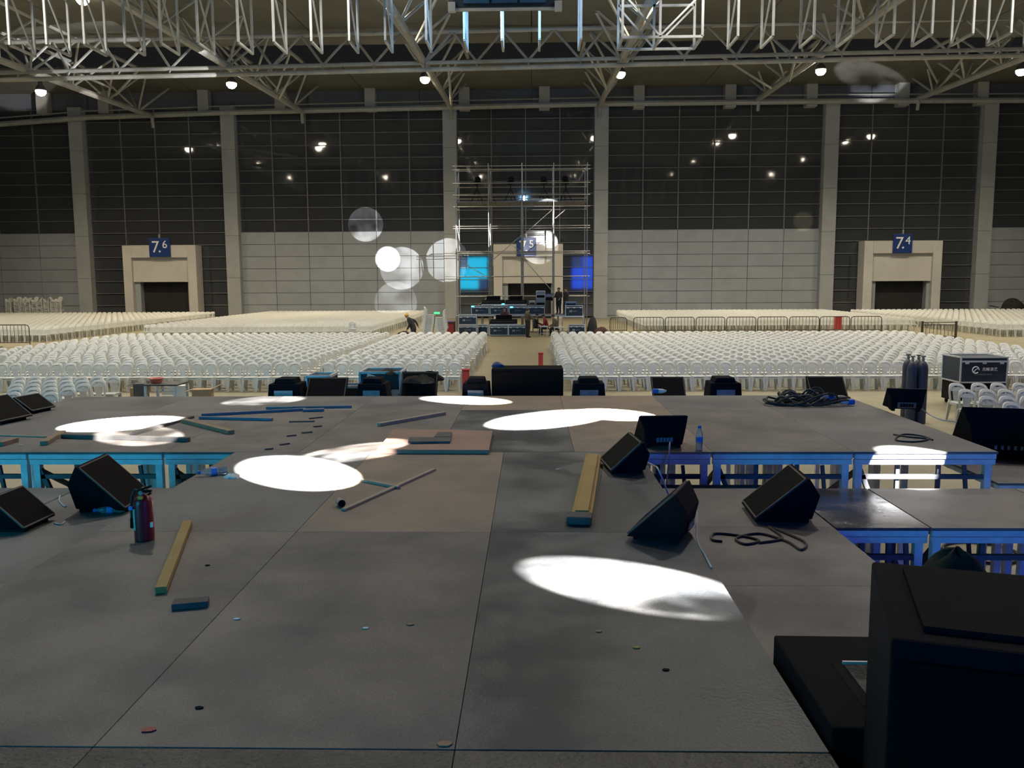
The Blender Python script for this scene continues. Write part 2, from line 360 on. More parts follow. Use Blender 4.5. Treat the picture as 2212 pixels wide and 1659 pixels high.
for px, py, w_ in ((944, 676, 'behind the chair stacks'), (1742, 673, 'left of door 7.4'), (2142, 670, 'beside the dark cart')):
    c = oy(px, py, 79.0)
    o = thing('exit_sign', 'small glowing green exit sign low on the far wall '+w_, 'sign', c, group='green exit signs')
    box(-.30, .30, -.06, 0, -.12, .12).build('housing', K['lampbody'], o); box(-.27, .27, -.075, -.06, -.09, .09).build('lit_face', K['exit'], o)
    box(-.02, .02, -.03, .0, -c.z, -.12).build('stand', K['lampbody'], o)

# ================================================================== ROOF STEEL
def tubeobj(name, p, q, r, m, parent, n=8): return MB().tube(p, q, r, n).build(name, m, parent, smooth=True)
eb = thing('eaves_beam', 'long pale tubular eaves beam along the top of the far glazing', 'beam')
pts = [(-61, 78.8, 17.1), (-49, 78.8, 17.73), (-40.3, 78.8, 18.3), (-27.4, 78.8, 18.62), (-7.3, 78.8, 18.88), (5.9, 78.8, 19.05), (26.7, 78.8, 19.08), (44, 78.8, 19.0), (61, 78.8, 18.9)]
MB().path(pts, .24, 8).build('lower_tube', K['steel'], eb, smooth=True)
MB().path([(x, y+.3, z+.62) for x, y, z in pts], .07, 6).build('upper_rail', K['steel'], eb, smooth=True)
chords = [((328, 251), (0, 130)), ((652, 241), (267, 7)), ((974, 231), (837, 3)), ((1295, 228), (1389, 33)), ((1639, 214), (1940, 0)), ((1985, 212), (2212, 125))]
for k, (wp, npx) in enumerate(chords):
    A = oy(*wp, 78.6); d = ray(*npx); t = A.x/d.x; B = Vector((A.x, d.y*t, EYE+d.z*t)); B = A+(B-A)*((78.6-30)/(78.6-B.y))
    tr = thing('roof_truss', 'triangular steel roof truss running to the far wall, %s from the left' % nth(k+1), 'truss', group='roof trusses running to the far wall')
    tubeobj('chord', A, B, .24, K['steel'], tr)
    for s_ in (-1, 1): tubeobj('chord', A+Vector((s_*2.1, 0, 2.7)), B+Vector((s_*2.1, 0, 2.7)), .15, K['steel'], tr)
    n = 9; hw = (B-A)/n
    for i in range(n):
        P0 = A+hw*(i+.5)
        for s_ in (-1, 1):
            for e in (-.5, .5): tubeobj('web', P0, P0+hw*e+Vector((s_*2.1, 0, 2.7)), .09, K['steel'], tr, 6)
    tubeobj('bearing', A+Vector((0, .2, -1.0)), A, .16, K['steel'], tr)
ct = thing('cross_truss', 'long double-tube truss spanning the hall below the roof', 'truss')
L0, R0 = oy(-120, 160, 59), oy(2332, 103, 59); L1, R1 = oy(-120, 178, 59), oy(2332, 119, 59)
tubeobj('chord', L0, R0, .13, K['steel'], ct); tubeobj('chord', L1+Vector((0, -.3, 0)), R1+Vector((0, -.3, 0)), .15, K['steel'], ct)
up = Vector((0, 1.2, 2.3)); tubeobj('chord', L0+up, R0+up, .15, K['steel'], ct)
NV = 22; st = (R0-L0)/NV
for i in range(NV):
    P0 = L0+st*(i+.5)
    for e in (-.5, .5): tubeobj('web', P0, P0+st*e+up, .09, K['steel'], ct, 6)
    tubeobj('tie', P0, L1+(R1-L1)*((i+.5)/NV)+Vector((0, -.3, 0)), .06, K['steel'], ct, 6)
# V struts from the cross truss down to the roof trusses
for k, (px, py, qx, qy) in enumerate(((500, 145, 560, 190), (640, 142, 605, 212), (968, 138, 975, 225), (1290, 128, 1310, 195), (1555, 120, 1665, 190), (1720, 118, 1705, 175), (1990, 112, 2025, 178), (2090, 112, 2040, 178), (165, 158, 240, 190), (300, 150, 250, 205))):
    o = MB().tube(oy(px, py, 59.2), oy(qx, qy, 68), .09, 6).build('roof_strut', K['steel'], smooth=True)
    tag(o, 'thin slanting roof strut behind the double-tube truss, %s counted from the left' % nth([4, 5, 6, 7, 8, 9, 10, 11, 1, 2][k]), 'strut', 'slanting roof struts')
# hanging lattice frames of the big rig
FY0, FY1 = 40.0, 42.0
far_x = [-2, 76, 152, 230, 313, 387, 463, 546, 619, 696, 774, 848, 932, 1010, 1087, 1165, 1250, 1572, 1644, 1728, 1808, 1892, 1970, 2054, 2132, 2212]
for k, x in enumerate(far_x):
    yb = 123-26*(x/2212.0)
    b = oy(x, yb, FY1); X, Z = b.x, b.z
    fr = thing('hanging_ladder_truss', 'white steel lattice frame hanging edge-on from the roof rig, %s from the left' % nth(k+1), 'frame', (X, FY0, Z), group='hanging lattice frames')
    w_ = .10; D = FY1-FY0; Hh = 5.2
    MB().bar((0, 0, 0), (0, 0, Hh), w_).build('upright', K['steelwhite'], fr); MB().bar((0, D, 0), (0, D, Hh), w_).build('upright', K['steelwhite'], fr)
    for z in (0, 2.55, 5.1): MB().bar((0, 0, z), (0, D, z), w_).build('crossbar', K['steelwhite'], fr)
    MB().bar((0, .05, 2.5), (0, D-.05, .08), .07).build('diagonal', K['steelwhite'], fr); MB().bar((0, .05, 5.05), (0, D-.05, 2.6), .07).build('diagonal', K['steelwhite'], fr)
bb = thing('braced_bay', 'white braced truss bay facing the stage between the hanging frames', 'truss')
za = oy(1412, 106, FY1).z
xs = [oy(x, 100, FY1).x for x in (1335, 1412, 1499)]
for Yv, r in ((FY0, .11), (FY1, .11)):
    for x in xs: MB().bar((x, Yv, za), (x, Yv, za+5.2), r).build('upright', K['steelwhite'], bb)
    for z in (0, 1.95, 4.0): MB().bar((xs[0], Yv, za+z), (xs[2], Yv, za+z), r).build('crossbar', K['steelwhite'], bb)
    for i in (0, 1):
        a, b = (xs[0], xs[1]) if i == 0 else (xs[2], xs[1])
        MB().bar((a, Yv, za+1.9), (b, Yv, za+.05), .08).build('diagonal', K['steelwhite'], bb); MB().bar((a, Yv, za+3.95), (b, Yv, za+2.0), .08).build('diagonal', K['steelwhite'], bb)
for x in xs: MB().bar((x, FY0, za), (x, FY1, za), .1).build('crossbar', K['steelwhite'], bb)
rail = thing('rig_rail', 'long steel rail pair carrying the hanging frames above view', 'rail')
a, b = oy(-40, 120, FY1), oy(2252, 96, FY1)
for Yv in (FY0, FY1): MB().bar((a.x, Yv, a.z+5.25), (b.x, Yv, b.z+5.25), .16).build('rail_beam', K['steelwhite'], rail)
# blue box hung at the top centre
a, b = oy(976, 22, 37), oy(1206, 18, 37)
hb = thing('hanging_blue_box', 'dark blue lit box hung from the roof at top centre', 'light box', ((a.x+b.x)/2, 37, a.z))
hw = (b.x-a.x)/2
box(-hw, hw, 0, .6, .1, 2.2).build('body', K['case'], hb, bevel=.03)
for i in range(3): box(-hw*.78+i*hw*.53, -hw*.78+(i+1)*hw*.53-.1, -.05, .0, .25, 2.0).build('blue_panel', K['bannerblue'], hb)
MB().bar((-hw-.15, -.02, 0), (hw+.15, -.02, 0), .1).build('edge_rail', K['steelwhite'], hb)
L_ = bpy.data.lights.new('blue_glow', 'SPOT'); L_.energy = 2200; L_.color = (.25, .6, 1); L_.spot_size = 2.9; L_.spot_blend = 1; L_.shadow_soft_size = .15  # added blue fill light behind the box, tints the hanging frames
lo_ = bpy.data.objects.new('blue_glow', L_); COL.objects.link(lo_); lo_.parent = hb; lo_.location = (0, .7, .5); lo_.rotation_euler = (PI/2+.15, 0, 0)
for s_ in (-1, 1): box(s_*hw-.15, s_*hw+.15, -.1, .2, -.06, .3).build('corner_bracket', K['steelwhite'], hb); MB().tube((s_*hw*.9, .3, 2.2), (s_*hw*.9, .3, 6), .03, 6).build('suspension_wire', K['cable'], hb)

# ================================================================== HIGH-BAY LAMPS
def lamp(p, watts, label, spread=150, col=(1, .88, .69)):
    o = thing('high_bay_lamp', label, 'lamp', p, group='high-bay hall lamps')
    MB().lathe([(.36, 0), (.40, .04), (.30, .28), (.16, .42), (.14, .75), (.05, .8)], 16).build('reflector', K['lampbody'], o, smooth=True)
    MB().lathe([(.01, -.40), (.22, -.34), (.36, -.16), (.37, .0), (.01, .03)], 16).build('lens', K['lamp'], o, smooth=True)
    MB().tube((0, 0, .8), (0, 0, 24.9-p[2]), .025, 6).build('hanger', K['lampbody'], o)
    L = bpy.data.lights.new('lamp_light', 'SPOT'); L.energy = watts; L.color = col; L.spot_size = math.radians(spread); L.spot_blend = 1; L.shadow_soft_size = .4
    lo = bpy.data.objects.new('lamp_light', L); COL.objects.link(lo); lo.parent = o; lo.location = (0, 0, -.55)
rowA = [(88, 196), (500, 180), (918, 169), (1340, 158), (1773, 151), (2206, 152)]
PW = 7200
for k, (x, y) in enumerate(rowA): lamp(oy(x, y, 66), PW*.95, 'glowing high-bay lamp under the far roof strip, %s from the left' % nth(k+1), col=((1, .82, .58) if k < 3 else (1, .88, .68)))
lxs = [-39, -23.6, -8.4, 7, 22.6, 38.2]
zB_ = oy(178, -4, 52).z
bx = [oy(178, -4, 52).x]+[x for x in lxs if abs(x+27) > 4]
for row, (Y, P, lc) in enumerate(((52, PW*.80, (1, .82, .56)), (36, PW*1.15, (1, .92, .80)), (20, PW*.70, (1, .94, .86)))):
    for k, x in enumerate(lxs):
        if row == 0 and k == 1: x, z = oy(178, -4, 52).x, zB_
        else: z = 20.3
        lamp((x, Y, z), P, 'high-bay lamp above the %s chairs mirrored in the glass, %s from the left' % (('rear', 'middle', 'front')[row], nth(k+1)), col=lc)

# ================================================================== LED VIDEO WALL BEHIND THE STAGE (mirrored in the glass beside door 7.5)
led = thing('led_video_wall', 'LED video wall behind the stage, mirrored in the glass beside door 7.5', 'screen', (-14.3, -6, 0))
def ledmat(n, c, s):
    return mat(n, (.01, .01, .015), None, .5, emit=c, estr=s)
LM = dict(c=ledmat('led_cyan', (.0, .62, 1.0), 12.0), b=ledmat('led_blue', (.01, .10, 1.0), 10.0), s=ledmat('led_sky', (.08, .25, .85), 2.2), d=ledmat('led_dim', (.03, .06, .16), .12))
rowsL = ['ccsddddddddbb', 'cccddddddddbb', 'sccddddddddsb', 'ddddddddddddd']
lmesh = {k: box(.02, 1.98, 0, .12, .02, 1.98).mesh('screen_module', LM[k]) for k in LM}
for j, rw in enumerate(rowsL):
    for i, ch in enumerate(rw):
        o = link('screen_module', lmesh[ch], led, (i*2, 0, 2.1+j*2))
for i in range(14): box(i*2-.04, i*2+.04, -.25, -.02, 0, 10.2).build('support_mast', K['framedark'], led)
# ================================================================== THE STAGE DECKS
def deck(x0, x1, y0, y1, z, m, label, front=False, right=False, left=False, feet=True, brace=True, thick=.022, fm=None):
    fm = fm or K['frame']
    o = thing('stage_deck', label, 'stage deck', (x0, y0, 0), group='modular stage decks')
    w_, d_ = x1-x0, y1-y0; g = .0015
    box(g, w_-g, g, d_-g, z-thick, z).build('board', m, o, bevel=.0015)
    zt = z-thick-.001; h = .045
    def railbar(name, p, q):
        MB().bar(p, q, .045, h).build(name, fm, o)
    for k, zz in enumerate((zt-h/2, zt-h-.008-h/2)):
        ins = .012+.022+.010*k
        railbar('rail', (.012, ins, zz), (w_-.012, ins, zz)); railbar('rail', (.012, d_-ins, zz), (w_-.012, d_-ins, zz))
        if k == 0:
            railbar('rail', (ins, .06, zz), (ins, d_-.06, zz)); railbar('rail', (w_-ins, .06, zz), (w_-ins, d_-.06, zz))
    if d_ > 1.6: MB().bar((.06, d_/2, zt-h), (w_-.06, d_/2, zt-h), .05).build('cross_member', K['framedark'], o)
    if feet:
        zl = zt-2*h-.01
        for x in (.06, w_-.06):
            for y in (.075, d_-.075): box(x-.03, x+.03, y-.03, y+.03, 0, zl).build('leg', fm, o)
        if brace:
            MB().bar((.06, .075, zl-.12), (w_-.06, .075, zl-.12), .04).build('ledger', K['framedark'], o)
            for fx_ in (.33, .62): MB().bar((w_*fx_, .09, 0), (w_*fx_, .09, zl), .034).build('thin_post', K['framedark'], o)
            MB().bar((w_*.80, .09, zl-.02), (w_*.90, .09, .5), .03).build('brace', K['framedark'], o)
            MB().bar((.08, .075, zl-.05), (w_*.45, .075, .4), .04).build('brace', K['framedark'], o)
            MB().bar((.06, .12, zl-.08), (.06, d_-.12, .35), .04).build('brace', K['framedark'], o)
    return o
# runway: three decks wide
RX = [-2.72, -1.465, -.258, .97]; RYs = [2.66, 5.14, 7.645]
rm = [['plybrown', 'plybrown', 'plydark'], ['plygrey', 'plytan', 'plydark']]
for j in range(2):
    for i in range(3):
        deck(RX[i], RX[i+1], RYs[j], RYs[j+1], S, K[rm[j][i]], '%s plywood runway deck, %s column, %s row from the camera' % (
            {'plybrown': 'brown-grey', 'plydark': 'dark grey', 'plygrey': 'mid grey', 'plytan': 'tan'}[rm[j][i]], ('left', 'middle', 'right')[i], ('nearest', 'second')[j]), brace=(i != 1))
for i in range(3):
    deck(RX[i], RX[i+1], .9, 2.655, S, K['tread'], 'dark textured deck strip along the bottom of the photo, %s piece' % ('left', 'middle', 'right')[i], brace=False)
# main front stage: eight decks wide, two rows
MX = [-6.25, -4.66, -3.395, -2.13, -.86, .38, 1.625, 2.90, 4.18]; MY = [7.65, 10.23, 11.53]
mm = [['plygrey', 'plybrown', 'plybrown', 'plybrown', 'plydark', 'plytan', 'plybrown', 'plygrey'], ['plygrey', 'plygrey', 'plygrey', 'plygrey', 'plytan', 'plytan', 'plygrey', 'plygrey']]
nmc = dict(plybrown='brown-grey', plydark='dark grey', plygrey='mid grey', plytan='tan')
for j in range(2):
    for i in range(8):
        deck(MX[i], MX[i+1], MY[j], MY[j+1], S, K[mm[j][i]], '%s plywood deck of the wide front stage, %s from the left, %s row' % (nmc[mm[j][i]], nth(i+1), ('near', 'far')[j]), brace=(j == 0))
# left and right wings, a step lower
WY = [7.42, 6.23, 4.98, 3.73, 2.48, 1.2]
for j in range(5):
    deck(.985, 2.225, WY[j+1], WY[j], WZ, K['plybrown'], 'lower wing deck right of the runway, %s from the far end' % nth(j+1), brace=False)
    deck(-4.05, -2.74, WY[j+1], WY[j], WZ, K['plygrey' if j < 2 else 'plybrown'], 'lower wing deck left of the runway, %s from the far end' % nth(j+1), brace=False)
deck(-5.35, -4.06, 6.2, 7.42, WZ, K['plygrey'], 'lower deck at far left behind the black monitors', brace=False)
deck(2.235, 2.93, 6.2, 7.42, WZ, K['plygloss'], 'narrow glossy dark deck right of the big wedge monitor', brace=True)
deck(2.94, 4.20, 6.2, 7.42, WZ, K['plybrown'], 'smooth brown lower deck with blue-lit front rail', brace=True)
deck(4.21, 5.45, 6.2, 7.42, WZ, K['plybrown'], 'outermost brown lower deck at the right edge of the photo', brace=True)
deck(4.20, 5.75, 7.66, 9.8, 1.49, K['plybrown'], 'lower side deck under the big wedge at the right photo edge', brace=False)
# lip carrying the front-edge loudspeakers, just beyond the stage
lz = 1.56
for i in range(8):
    deck(MX[i], MX[i+1], 11.55, 12.35, lz, K['plydark'], 'low lip deck behind the stage front edge, %s from the left' % nth(i+1), brace=False)

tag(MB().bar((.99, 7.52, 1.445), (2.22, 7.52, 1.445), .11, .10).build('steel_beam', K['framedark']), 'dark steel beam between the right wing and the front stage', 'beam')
# steel ledgers and loose props seen under the stage
def prop(name, p, q, w_, m, label, cat, group=None):
    o = MB().bar(p, q, w_).build(name, m); return tag(o, label, cat, group)
# pink board lying raised on the front stage
a = oz(815, 971, S+.04); b = oz(1056, 972, S+.04); c = oz(1064, 930, S+.04); d = oz(850, 926, S+.04)
pb = MB().hexa([tuple(Vector((p.x, p.y, S+.002))) for p in (a, b, c, d)]+[tuple(p) for p in (a, b, c, d)]).build('loose_board', K['plypink'], bevel=.003)
tag(pb, 'loose pinkish plywood board lying raised on the front stage', 'board')
t = thing('dark_offcut', 'dark L-shaped offcut lying on the pink board', 'board', (0, 0, 0))
z1 = S+.042
def quad(pts, z0, z1, m, name, parent=None):
    P = [oz(x, y, z1) for x, y in pts]
    return MB().hexa([(p.x, p.y, z0) for p in P]+[tuple(p) for p in P]).build(name, m, parent)
quad([(881, 954), (972, 953), (975, 944), (884, 944)], z1, z1+.02, K['woodgrey'], 'long_piece', t)
quad([(938, 943), (974, 943), (976, 933), (946, 933)], z1, z1+.02, K['woodgrey'], 'short_piece', t)
# ================================================================== CHAIRS
def bk(z, x=0): return .165+(z-.42)*.07+1.5*max(0, z-.70)**1.7+.035*(1-(x/.2)**2)        # the back leans
def arch(t, a, b, zb): # t in 0..1 over the arch, half width a, rise b
    th = PI*t; c, s_ = math.cos(th), math.sin(th)
    return (-a*math.copysign(abs(c)**.75, c), zb+b*abs(s_)**.75)
def sheet(mb, quad, t=.018):
    p = [(x, bk(z, x)-t/2, z) for x, z in quad]+[(x, bk(z, x)+t/2, z) for x, z in quad]
    mb.hexa(p)
def chair_meshes():
    seat = MB(); o = [(-.20, -.20), (-.15, -.235), (.15, -.235), (.20, -.20), (.20, .14), (.17, .19), (-.17, .19), (-.20, .14)]
    seat.prism(o, .425, .445, lambda a, b, d: (a, b, d))
    seat.prism([(-.19, .445), (.19, .445), (.17, .385), (.10, .365), (-.10, .365), (-.17, .385)], -.225, -.205, lambda a, b, d: (a, d, b))
    for s_ in (-1, 1): seat.box(s_*.19-.01, s_*.19+.01, -.19, .14, .385, .43)
    back = MB(); n = 12
    out = [(-.175, .43)]+[arch(i/n, .200, .21, .66) for i in range(n+1)]+[(.175, .43)]
    inn = [(-.135, .43)]+[arch(i/n, .158, .165, .65) for i in range(n+1)]+[(.135, .43)]
    for i in range(len(out)-1): sheet(back, [out[i], out[i+1], inn[i+1], inn[i]], .042)
    xs = [-.15, -.095, -.035, .035, .095, .15]
    def top(x): return .65+.165*max(0, 1-abs(x/.16)**2.67)**.375
    for i in range(5):
        x0, x1 = xs[i], xs[i+1]
        if i == 2:
            sheet(back, [(x0, .69), (x1, .69), (x1, .775), (x0, .775)]); sheet(back, [(x0, .80), (x1, .80), (x1, .825), (x0, .825)])
        else: sheet(back, [(x0, .69), (x1, .69), (x1, top(x1)+.012), (x0, top(x0)+.012)])
    sheet(back, [(-.062, .43), (.062, .43), (.095, .69), (-.095, .69)])
    legs = []
    for sx in (-1, 1):
        for fy, ty in ((-.235, -.20), (.225, .17)):
            legs.append(MB().bar((sx*.205, fy, 0), (sx*.170, ty, .43), .045, .034, .085, .05))
    return seat, back, legs
seatM, backM, legM = chair_meshes()
whole = MB()
for q in [seatM, backM]+legM: whole.add(q.v, q.f)
seat_me = seatM.mesh('seat', K['plastic']); back_me = backM.mesh('backrest', K['plastic']); leg_me = [l.mesh('leg', K['plastic']) for l in legM]
whole_me = whole.mesh('plastic_chair', K['plastic'])
def lod():
    q = MB(); q.box(-.2, .2, -.22, .18, .385, .445)
    sheet(q, [(-.19, .44), (-.14, .44), (-.15, .69), (-.205, .69)]); sheet(q, [(.14, .44), (.19, .44), (.205, .69), (.15, .69)]); sheet(q, [(-.08, .44), (.08, .44), (.1, .69), (-.1, .69)])
    poly = [(-.205, .68), (.205, .68), (.185, .80), (.12, .86), (-.12, .86), (-.185, .80)]
    q.prism(poly, -.01, .01, lambda a, b, d: (a, bk(b)+d, b))
    for sx in (-1, 1):
        for fy, ty in ((-.235, -.20), (.225, .17)): q.bar((sx*.205, fy, 0), (sx*.180, ty, .4), .034, .034, .055, .05)
    return q
lodM = lod()
stuff_near, stuff_far = [], []
def chair(x, y, label, group, parts, rz=0.):
    if parts:
        o = thing('plastic_chair', label, 'chair', (x, y, 0), rz, group)
        link('seat', seat_me, o); link('backrest', back_me, o)
        for l in leg_me: link('leg', l, o)
    else:
        o = link('plastic_chair', whole_me, None, (x, y, 0), (0, 0, rz)); tag(o, label, 'chair', group)
PITX, PITY, ROWS = .441, .90, 19
def block(xa, xb, side, bname, indiv_rows, vis=None, slant=0.):
    n = int(round(abs(xb-xa)/PITX)); s_ = 1 if xb > xa else -1
    for r in range(ROWS):
        y = 26.22+r*PITY; jx = RNG.uniform(-.07, .07)
        for i in range(n):
            x = xa+s_*(i+.5)*PITX+RNG.uniform(-.01, .01)+jx; yy = y+RNG.uniform(-.06, .06); rz = RNG.uniform(-.05, .05)
            px = 1150+1850*x/yy
            if px < -30 or px > 2245: continue
            if r < indiv_rows:
                rn = ('front', 'second', 'third', 'fourth', 'fifth')[r]
                chair(x, yy, 'white plastic chair, %s row %s, %s from the %s' % (rn, bname, nth(i+1), side), 'white chairs '+bname, r < 2, rz)
            else: stuff_near.append((x, yy, 0, rz))
block(.92, 18.6, 'aisle', 'right of the centre aisle', 4)
block(-2.2, -6.6, 'aisle', 'left of the centre aisle', 4)
block(-7.15, -20.9, 'side aisle', 'of the far-left block', 4)
# short side blocks close to the stage, left and right
for r in range(5):
    y = 22.3-r*.84
    for i in range(8):
        x = -11.22+.05*r-i*.425+RNG.uniform(-.01, .01)
        if 1150+1850*x/y < -25: continue
        chair(x, y+RNG.uniform(-.02, .02), 'blue-lit white chair beside the stage at left, %s row, %s from the right' % (nth(r+1), nth(i+1)), 'chairs beside the stage at left', True, RNG.uniform(-.03, .03))
rr = [(20.3, [(2077, 0), (2125, 1), (2167, 2), (2215, 3)]), (19.1, [(2100, 0), (2145, 1), (2186, 2), (2228, 3)]), (17.9, [(2147, 0), (2191, 1), (2237, 2)]), (17.0, [(2202, 0), (2250, 1)])]
for r, (y, lst) in enumerate(rr):
    for x, i in lst:
        c = oy(x, 840, y)
        chair(c.x, y, 'white chair beside the stage at right, %s row from the back, %s from the left' % (nth(r+1), nth(i+1)), 'chairs beside the stage at right', True, RNG.uniform(-.03, .03))
# rear blocks (too many to build one by one): one object
def rear(xa, xb, y0, y1):
    y = y0
    while y < y1:
        x = xa
        while x < xb:
            if abs(x/y) < .64: stuff_far.append((x+RNG.uniform(-.012, .012), y+RNG.uniform(-.03, .03), 0, RNG.uniform(-.05, .05)))
            x += PITX
        y += PITY
rear(-49.5, -28.3, 49.2, 76); rear(-23.5, -9.6, 51.5, 77); rear(7.6, 25.4, 57.5, 76); rear(27.6, 47, 51, 75)
# stacks: two by the mixing position, a row of stacks against the far-left wall, a lone chair pair
for px, base, n, rz in ((922, 47.5, 16, .0), (957, 47.5, 14, PI)):
    c = oy(px, 700, base)
    for k in range(n): stuff_near.append((c.x+(k*.012 if rz == 0 else -k*.012), base, k*.075, rz+PI/2))
for k, px in enumerate((22, 40, 52, 64, 78, 90, 104, 118, 130)):
    c = oy(px, 680, 77)
    for j in range(17): stuff_far.append((c.x, 77+RNG.uniform(-.05, .05), j*.085, RNG.choice((0, PI/2, -PI/2))))
for j in range(6): stuff_near.append((oy(761, 700, 46).x, 46, j*.085, .2))
def merged(lists):
    V, F, off = [], [], 0
    for base, inst in lists:
        bv = np.array(base.v); bf = base.f
        for x, y, z, rz in inst:
            c, s_ = math.cos(rz), math.sin(rz)
            V.append(np.stack([bv[:, 0]*c-bv[:, 1]*s_+x, bv[:, 0]*s_+bv[:, 1]*c+y, bv[:, 2]+z], 1))
            F.append([tuple(i+off for i in f) for f in bf]); off += len(bv)
    me = bpy.data.meshes.new('seating_mass')
    me.from_pydata(np.concatenate(V).tolist(), [], [f for fs in F for f in fs]); me.materials.append(K['plastic']); return me
for q in (whole, lodM):                      # consistent outward faces before merging
    t_ = q.mesh('tmp'); q.v = [tuple(v.co) for v in t_.vertices]; q.f = [tuple(p.vertices) for p in t_.polygons]; bpy.data.meshes.remove(t_)
so = link('plastic_chairs', merged([(whole, stuff_near), (lodM, stuff_far)]))
tag(so, 'massed rows and stacks of white plastic chairs filling the hall behind', 'chairs', kind='stuff')
# ================================================================== LOUDSPEAKERS ON THE STAGE
def wedge(loc, rotz, label, w_=.60, h=.36, d=.44, group='stage wedge monitors', logo=False, small=1.0, nameplate=False):
    o = thing('wedge_monitor', label, 'loudspeaker', loc, rotz, group)
    a = w_/2; b = a*.74
    F0, F1 = -d*.52, d*.30
    fb = (F0, 0.03); tp = (F1, h); tb = (d*.50, h*.60); rb = (d*.40, 0.03)
    P = [(-a, fb[0], fb[1]), (a, fb[0], fb[1]), (b, rb[0], rb[1]), (-b, rb[0], rb[1]), (-a, tp[0], tp[1]), (a, tp[0], tp[1]), (b*1.12, tb[0], tb[1]), (-b*1.12, tb[0], tb[1])]
    MB().hexa(P).build('cabinet', K['black'], o, bevel=.008)
    g0, g1 = Vector((0, fb[0], fb[1])), Vector((0, tp[0], tp[1])); n = Vector((0, -(tp[1]-fb[1]), tp[0]-fb[0])).normalized()
    gp = [g0.lerp(g1, .05), g0.lerp(g1, .95)]; ai = a*.93
    lo = [Vector((-ai, 0, 0))+gp[0], Vector((ai, 0, 0))+gp[0], Vector((ai, 0, 0))+gp[1], Vector((-ai, 0, 0))+gp[1]]
    gr = MB().hexa([tuple(v-n*.004) for v in lo]+[tuple(v+n*.010) for v in lo]).build('grille', K['grille'], o, bevel=.004)
    for k in range(4):
        e0, e1 = lo[k]*1.0, lo[(k+1) % 4]*1.0
        MB().bar(e0+n*.006, e1+n*.006, .012, .012, up=n).build('trim_edge', K['edge'], o)
    if logo:
        c = g0.lerp(g1, .14)+n*.012
        lm = MB().box(a*.66, a*.80, -.006, .006, -.02, .02).mesh('badge', K['plate']); q = link('badge', lm, gr); q.location = c; q.rotation_euler = (math.atan2(tp[0]-fb[0], tp[1]-fb[1])*-1, 0, 0)
    r0, r1 = Vector((0, rb[0], rb[1])), Vector((0, tb[0], tb[1])); rn = Vector((0, (tb[1]-rb[1]), -(tb[0]-rb[0]))).normalized()
    q0, q1 = r0.lerp(r1, .12), r0.lerp(r1, .62); bi = b*.62
    qq = [Vector((-bi, 0, 0))+q0, Vector((bi, 0, 0))+q0, Vector((bi, 0, 0))+q1, Vector((-bi, 0, 0))+q1]
    pl = MB().hexa([tuple(v-rn*.004) for v in qq]+[tuple(v+rn*.008) for v in qq]).build('connector_plate', K['plate'] if nameplate else K['black'], o)
    for k in range(5):
        c = q0.lerp(q1, .5)+rn*.010+Vector((-bi*.6+k*bi*.3, 0, 0))
        MB().box(c.x-.012, c.x+.012, c.y-.004, c.y+.006, c.z-.02, c.z+.02).build('socket', K['plate'] if not nameplate else K['rubber'], pl)
    for s_ in (-1, 1):
        MB().bar((s_*a*.62, F0+.03, .015), (s_*a*.62, rb[0]-.02, .015), .035, .03).build('foot_runner', K['rubber'], o)
    return o
def mid(x, y, z): return tuple(oz(x, y, z))
wedge((.76, 6.93, S), -PI/2+.10, 'small wedge monitor lying beside the yellow plank, grille facing left', .50, .27, .32)
wedge(mid(1427, 962, S), PI+.06, 'wedge monitor beside the water bottle with rear panel toward camera', .46, .30, .36)
wedge((.80, 5.08, S), -PI/2-.38, 'wedge monitor at the runway edge seen side-on with white cable', .42, .31, .35)
wedge((1.92, 6.53, WZ), -PI/2-.05, 'large wedge monitor on the right wing deck beside coiled cable', .54, .36, .48)
wedge((-3.47, 6.80, WZ), PI/2+.06, 'large black wedge monitor behind the fire extinguisher', .56, .39, .46, logo=True)
wedge((-3.87, 6.20, WZ), PI/2-.02, 'smaller black wedge monitor at the left edge of the photo', .42, .27, .32)
wedge((-6.06, 10.15, S), PI/2-.15, 'black wedge monitor at the far-left stage corner, grille facing right', .42, .20, .30)
wedge((-5.99, 9.40, S), PI/2-.15, 'black wedge monitor cut by the left edge on the front stage', .52, .28, .40)
wedge(mid(1953, 886, S), PI-.22, 'wedge monitor at the right stage corner with pale rear label', .44, .27, .30, nameplate=True)
wedge((4.88, 8.9, 1.49), PI-.25, 'big black wedge monitor at the right photo edge beside white chairs', .86, .53, .62)
wedge((5.35, 8.02, 1.49), PI-.3, 'dark cabinet cut by the right photo edge below the big wedge', .7, .45, .6)
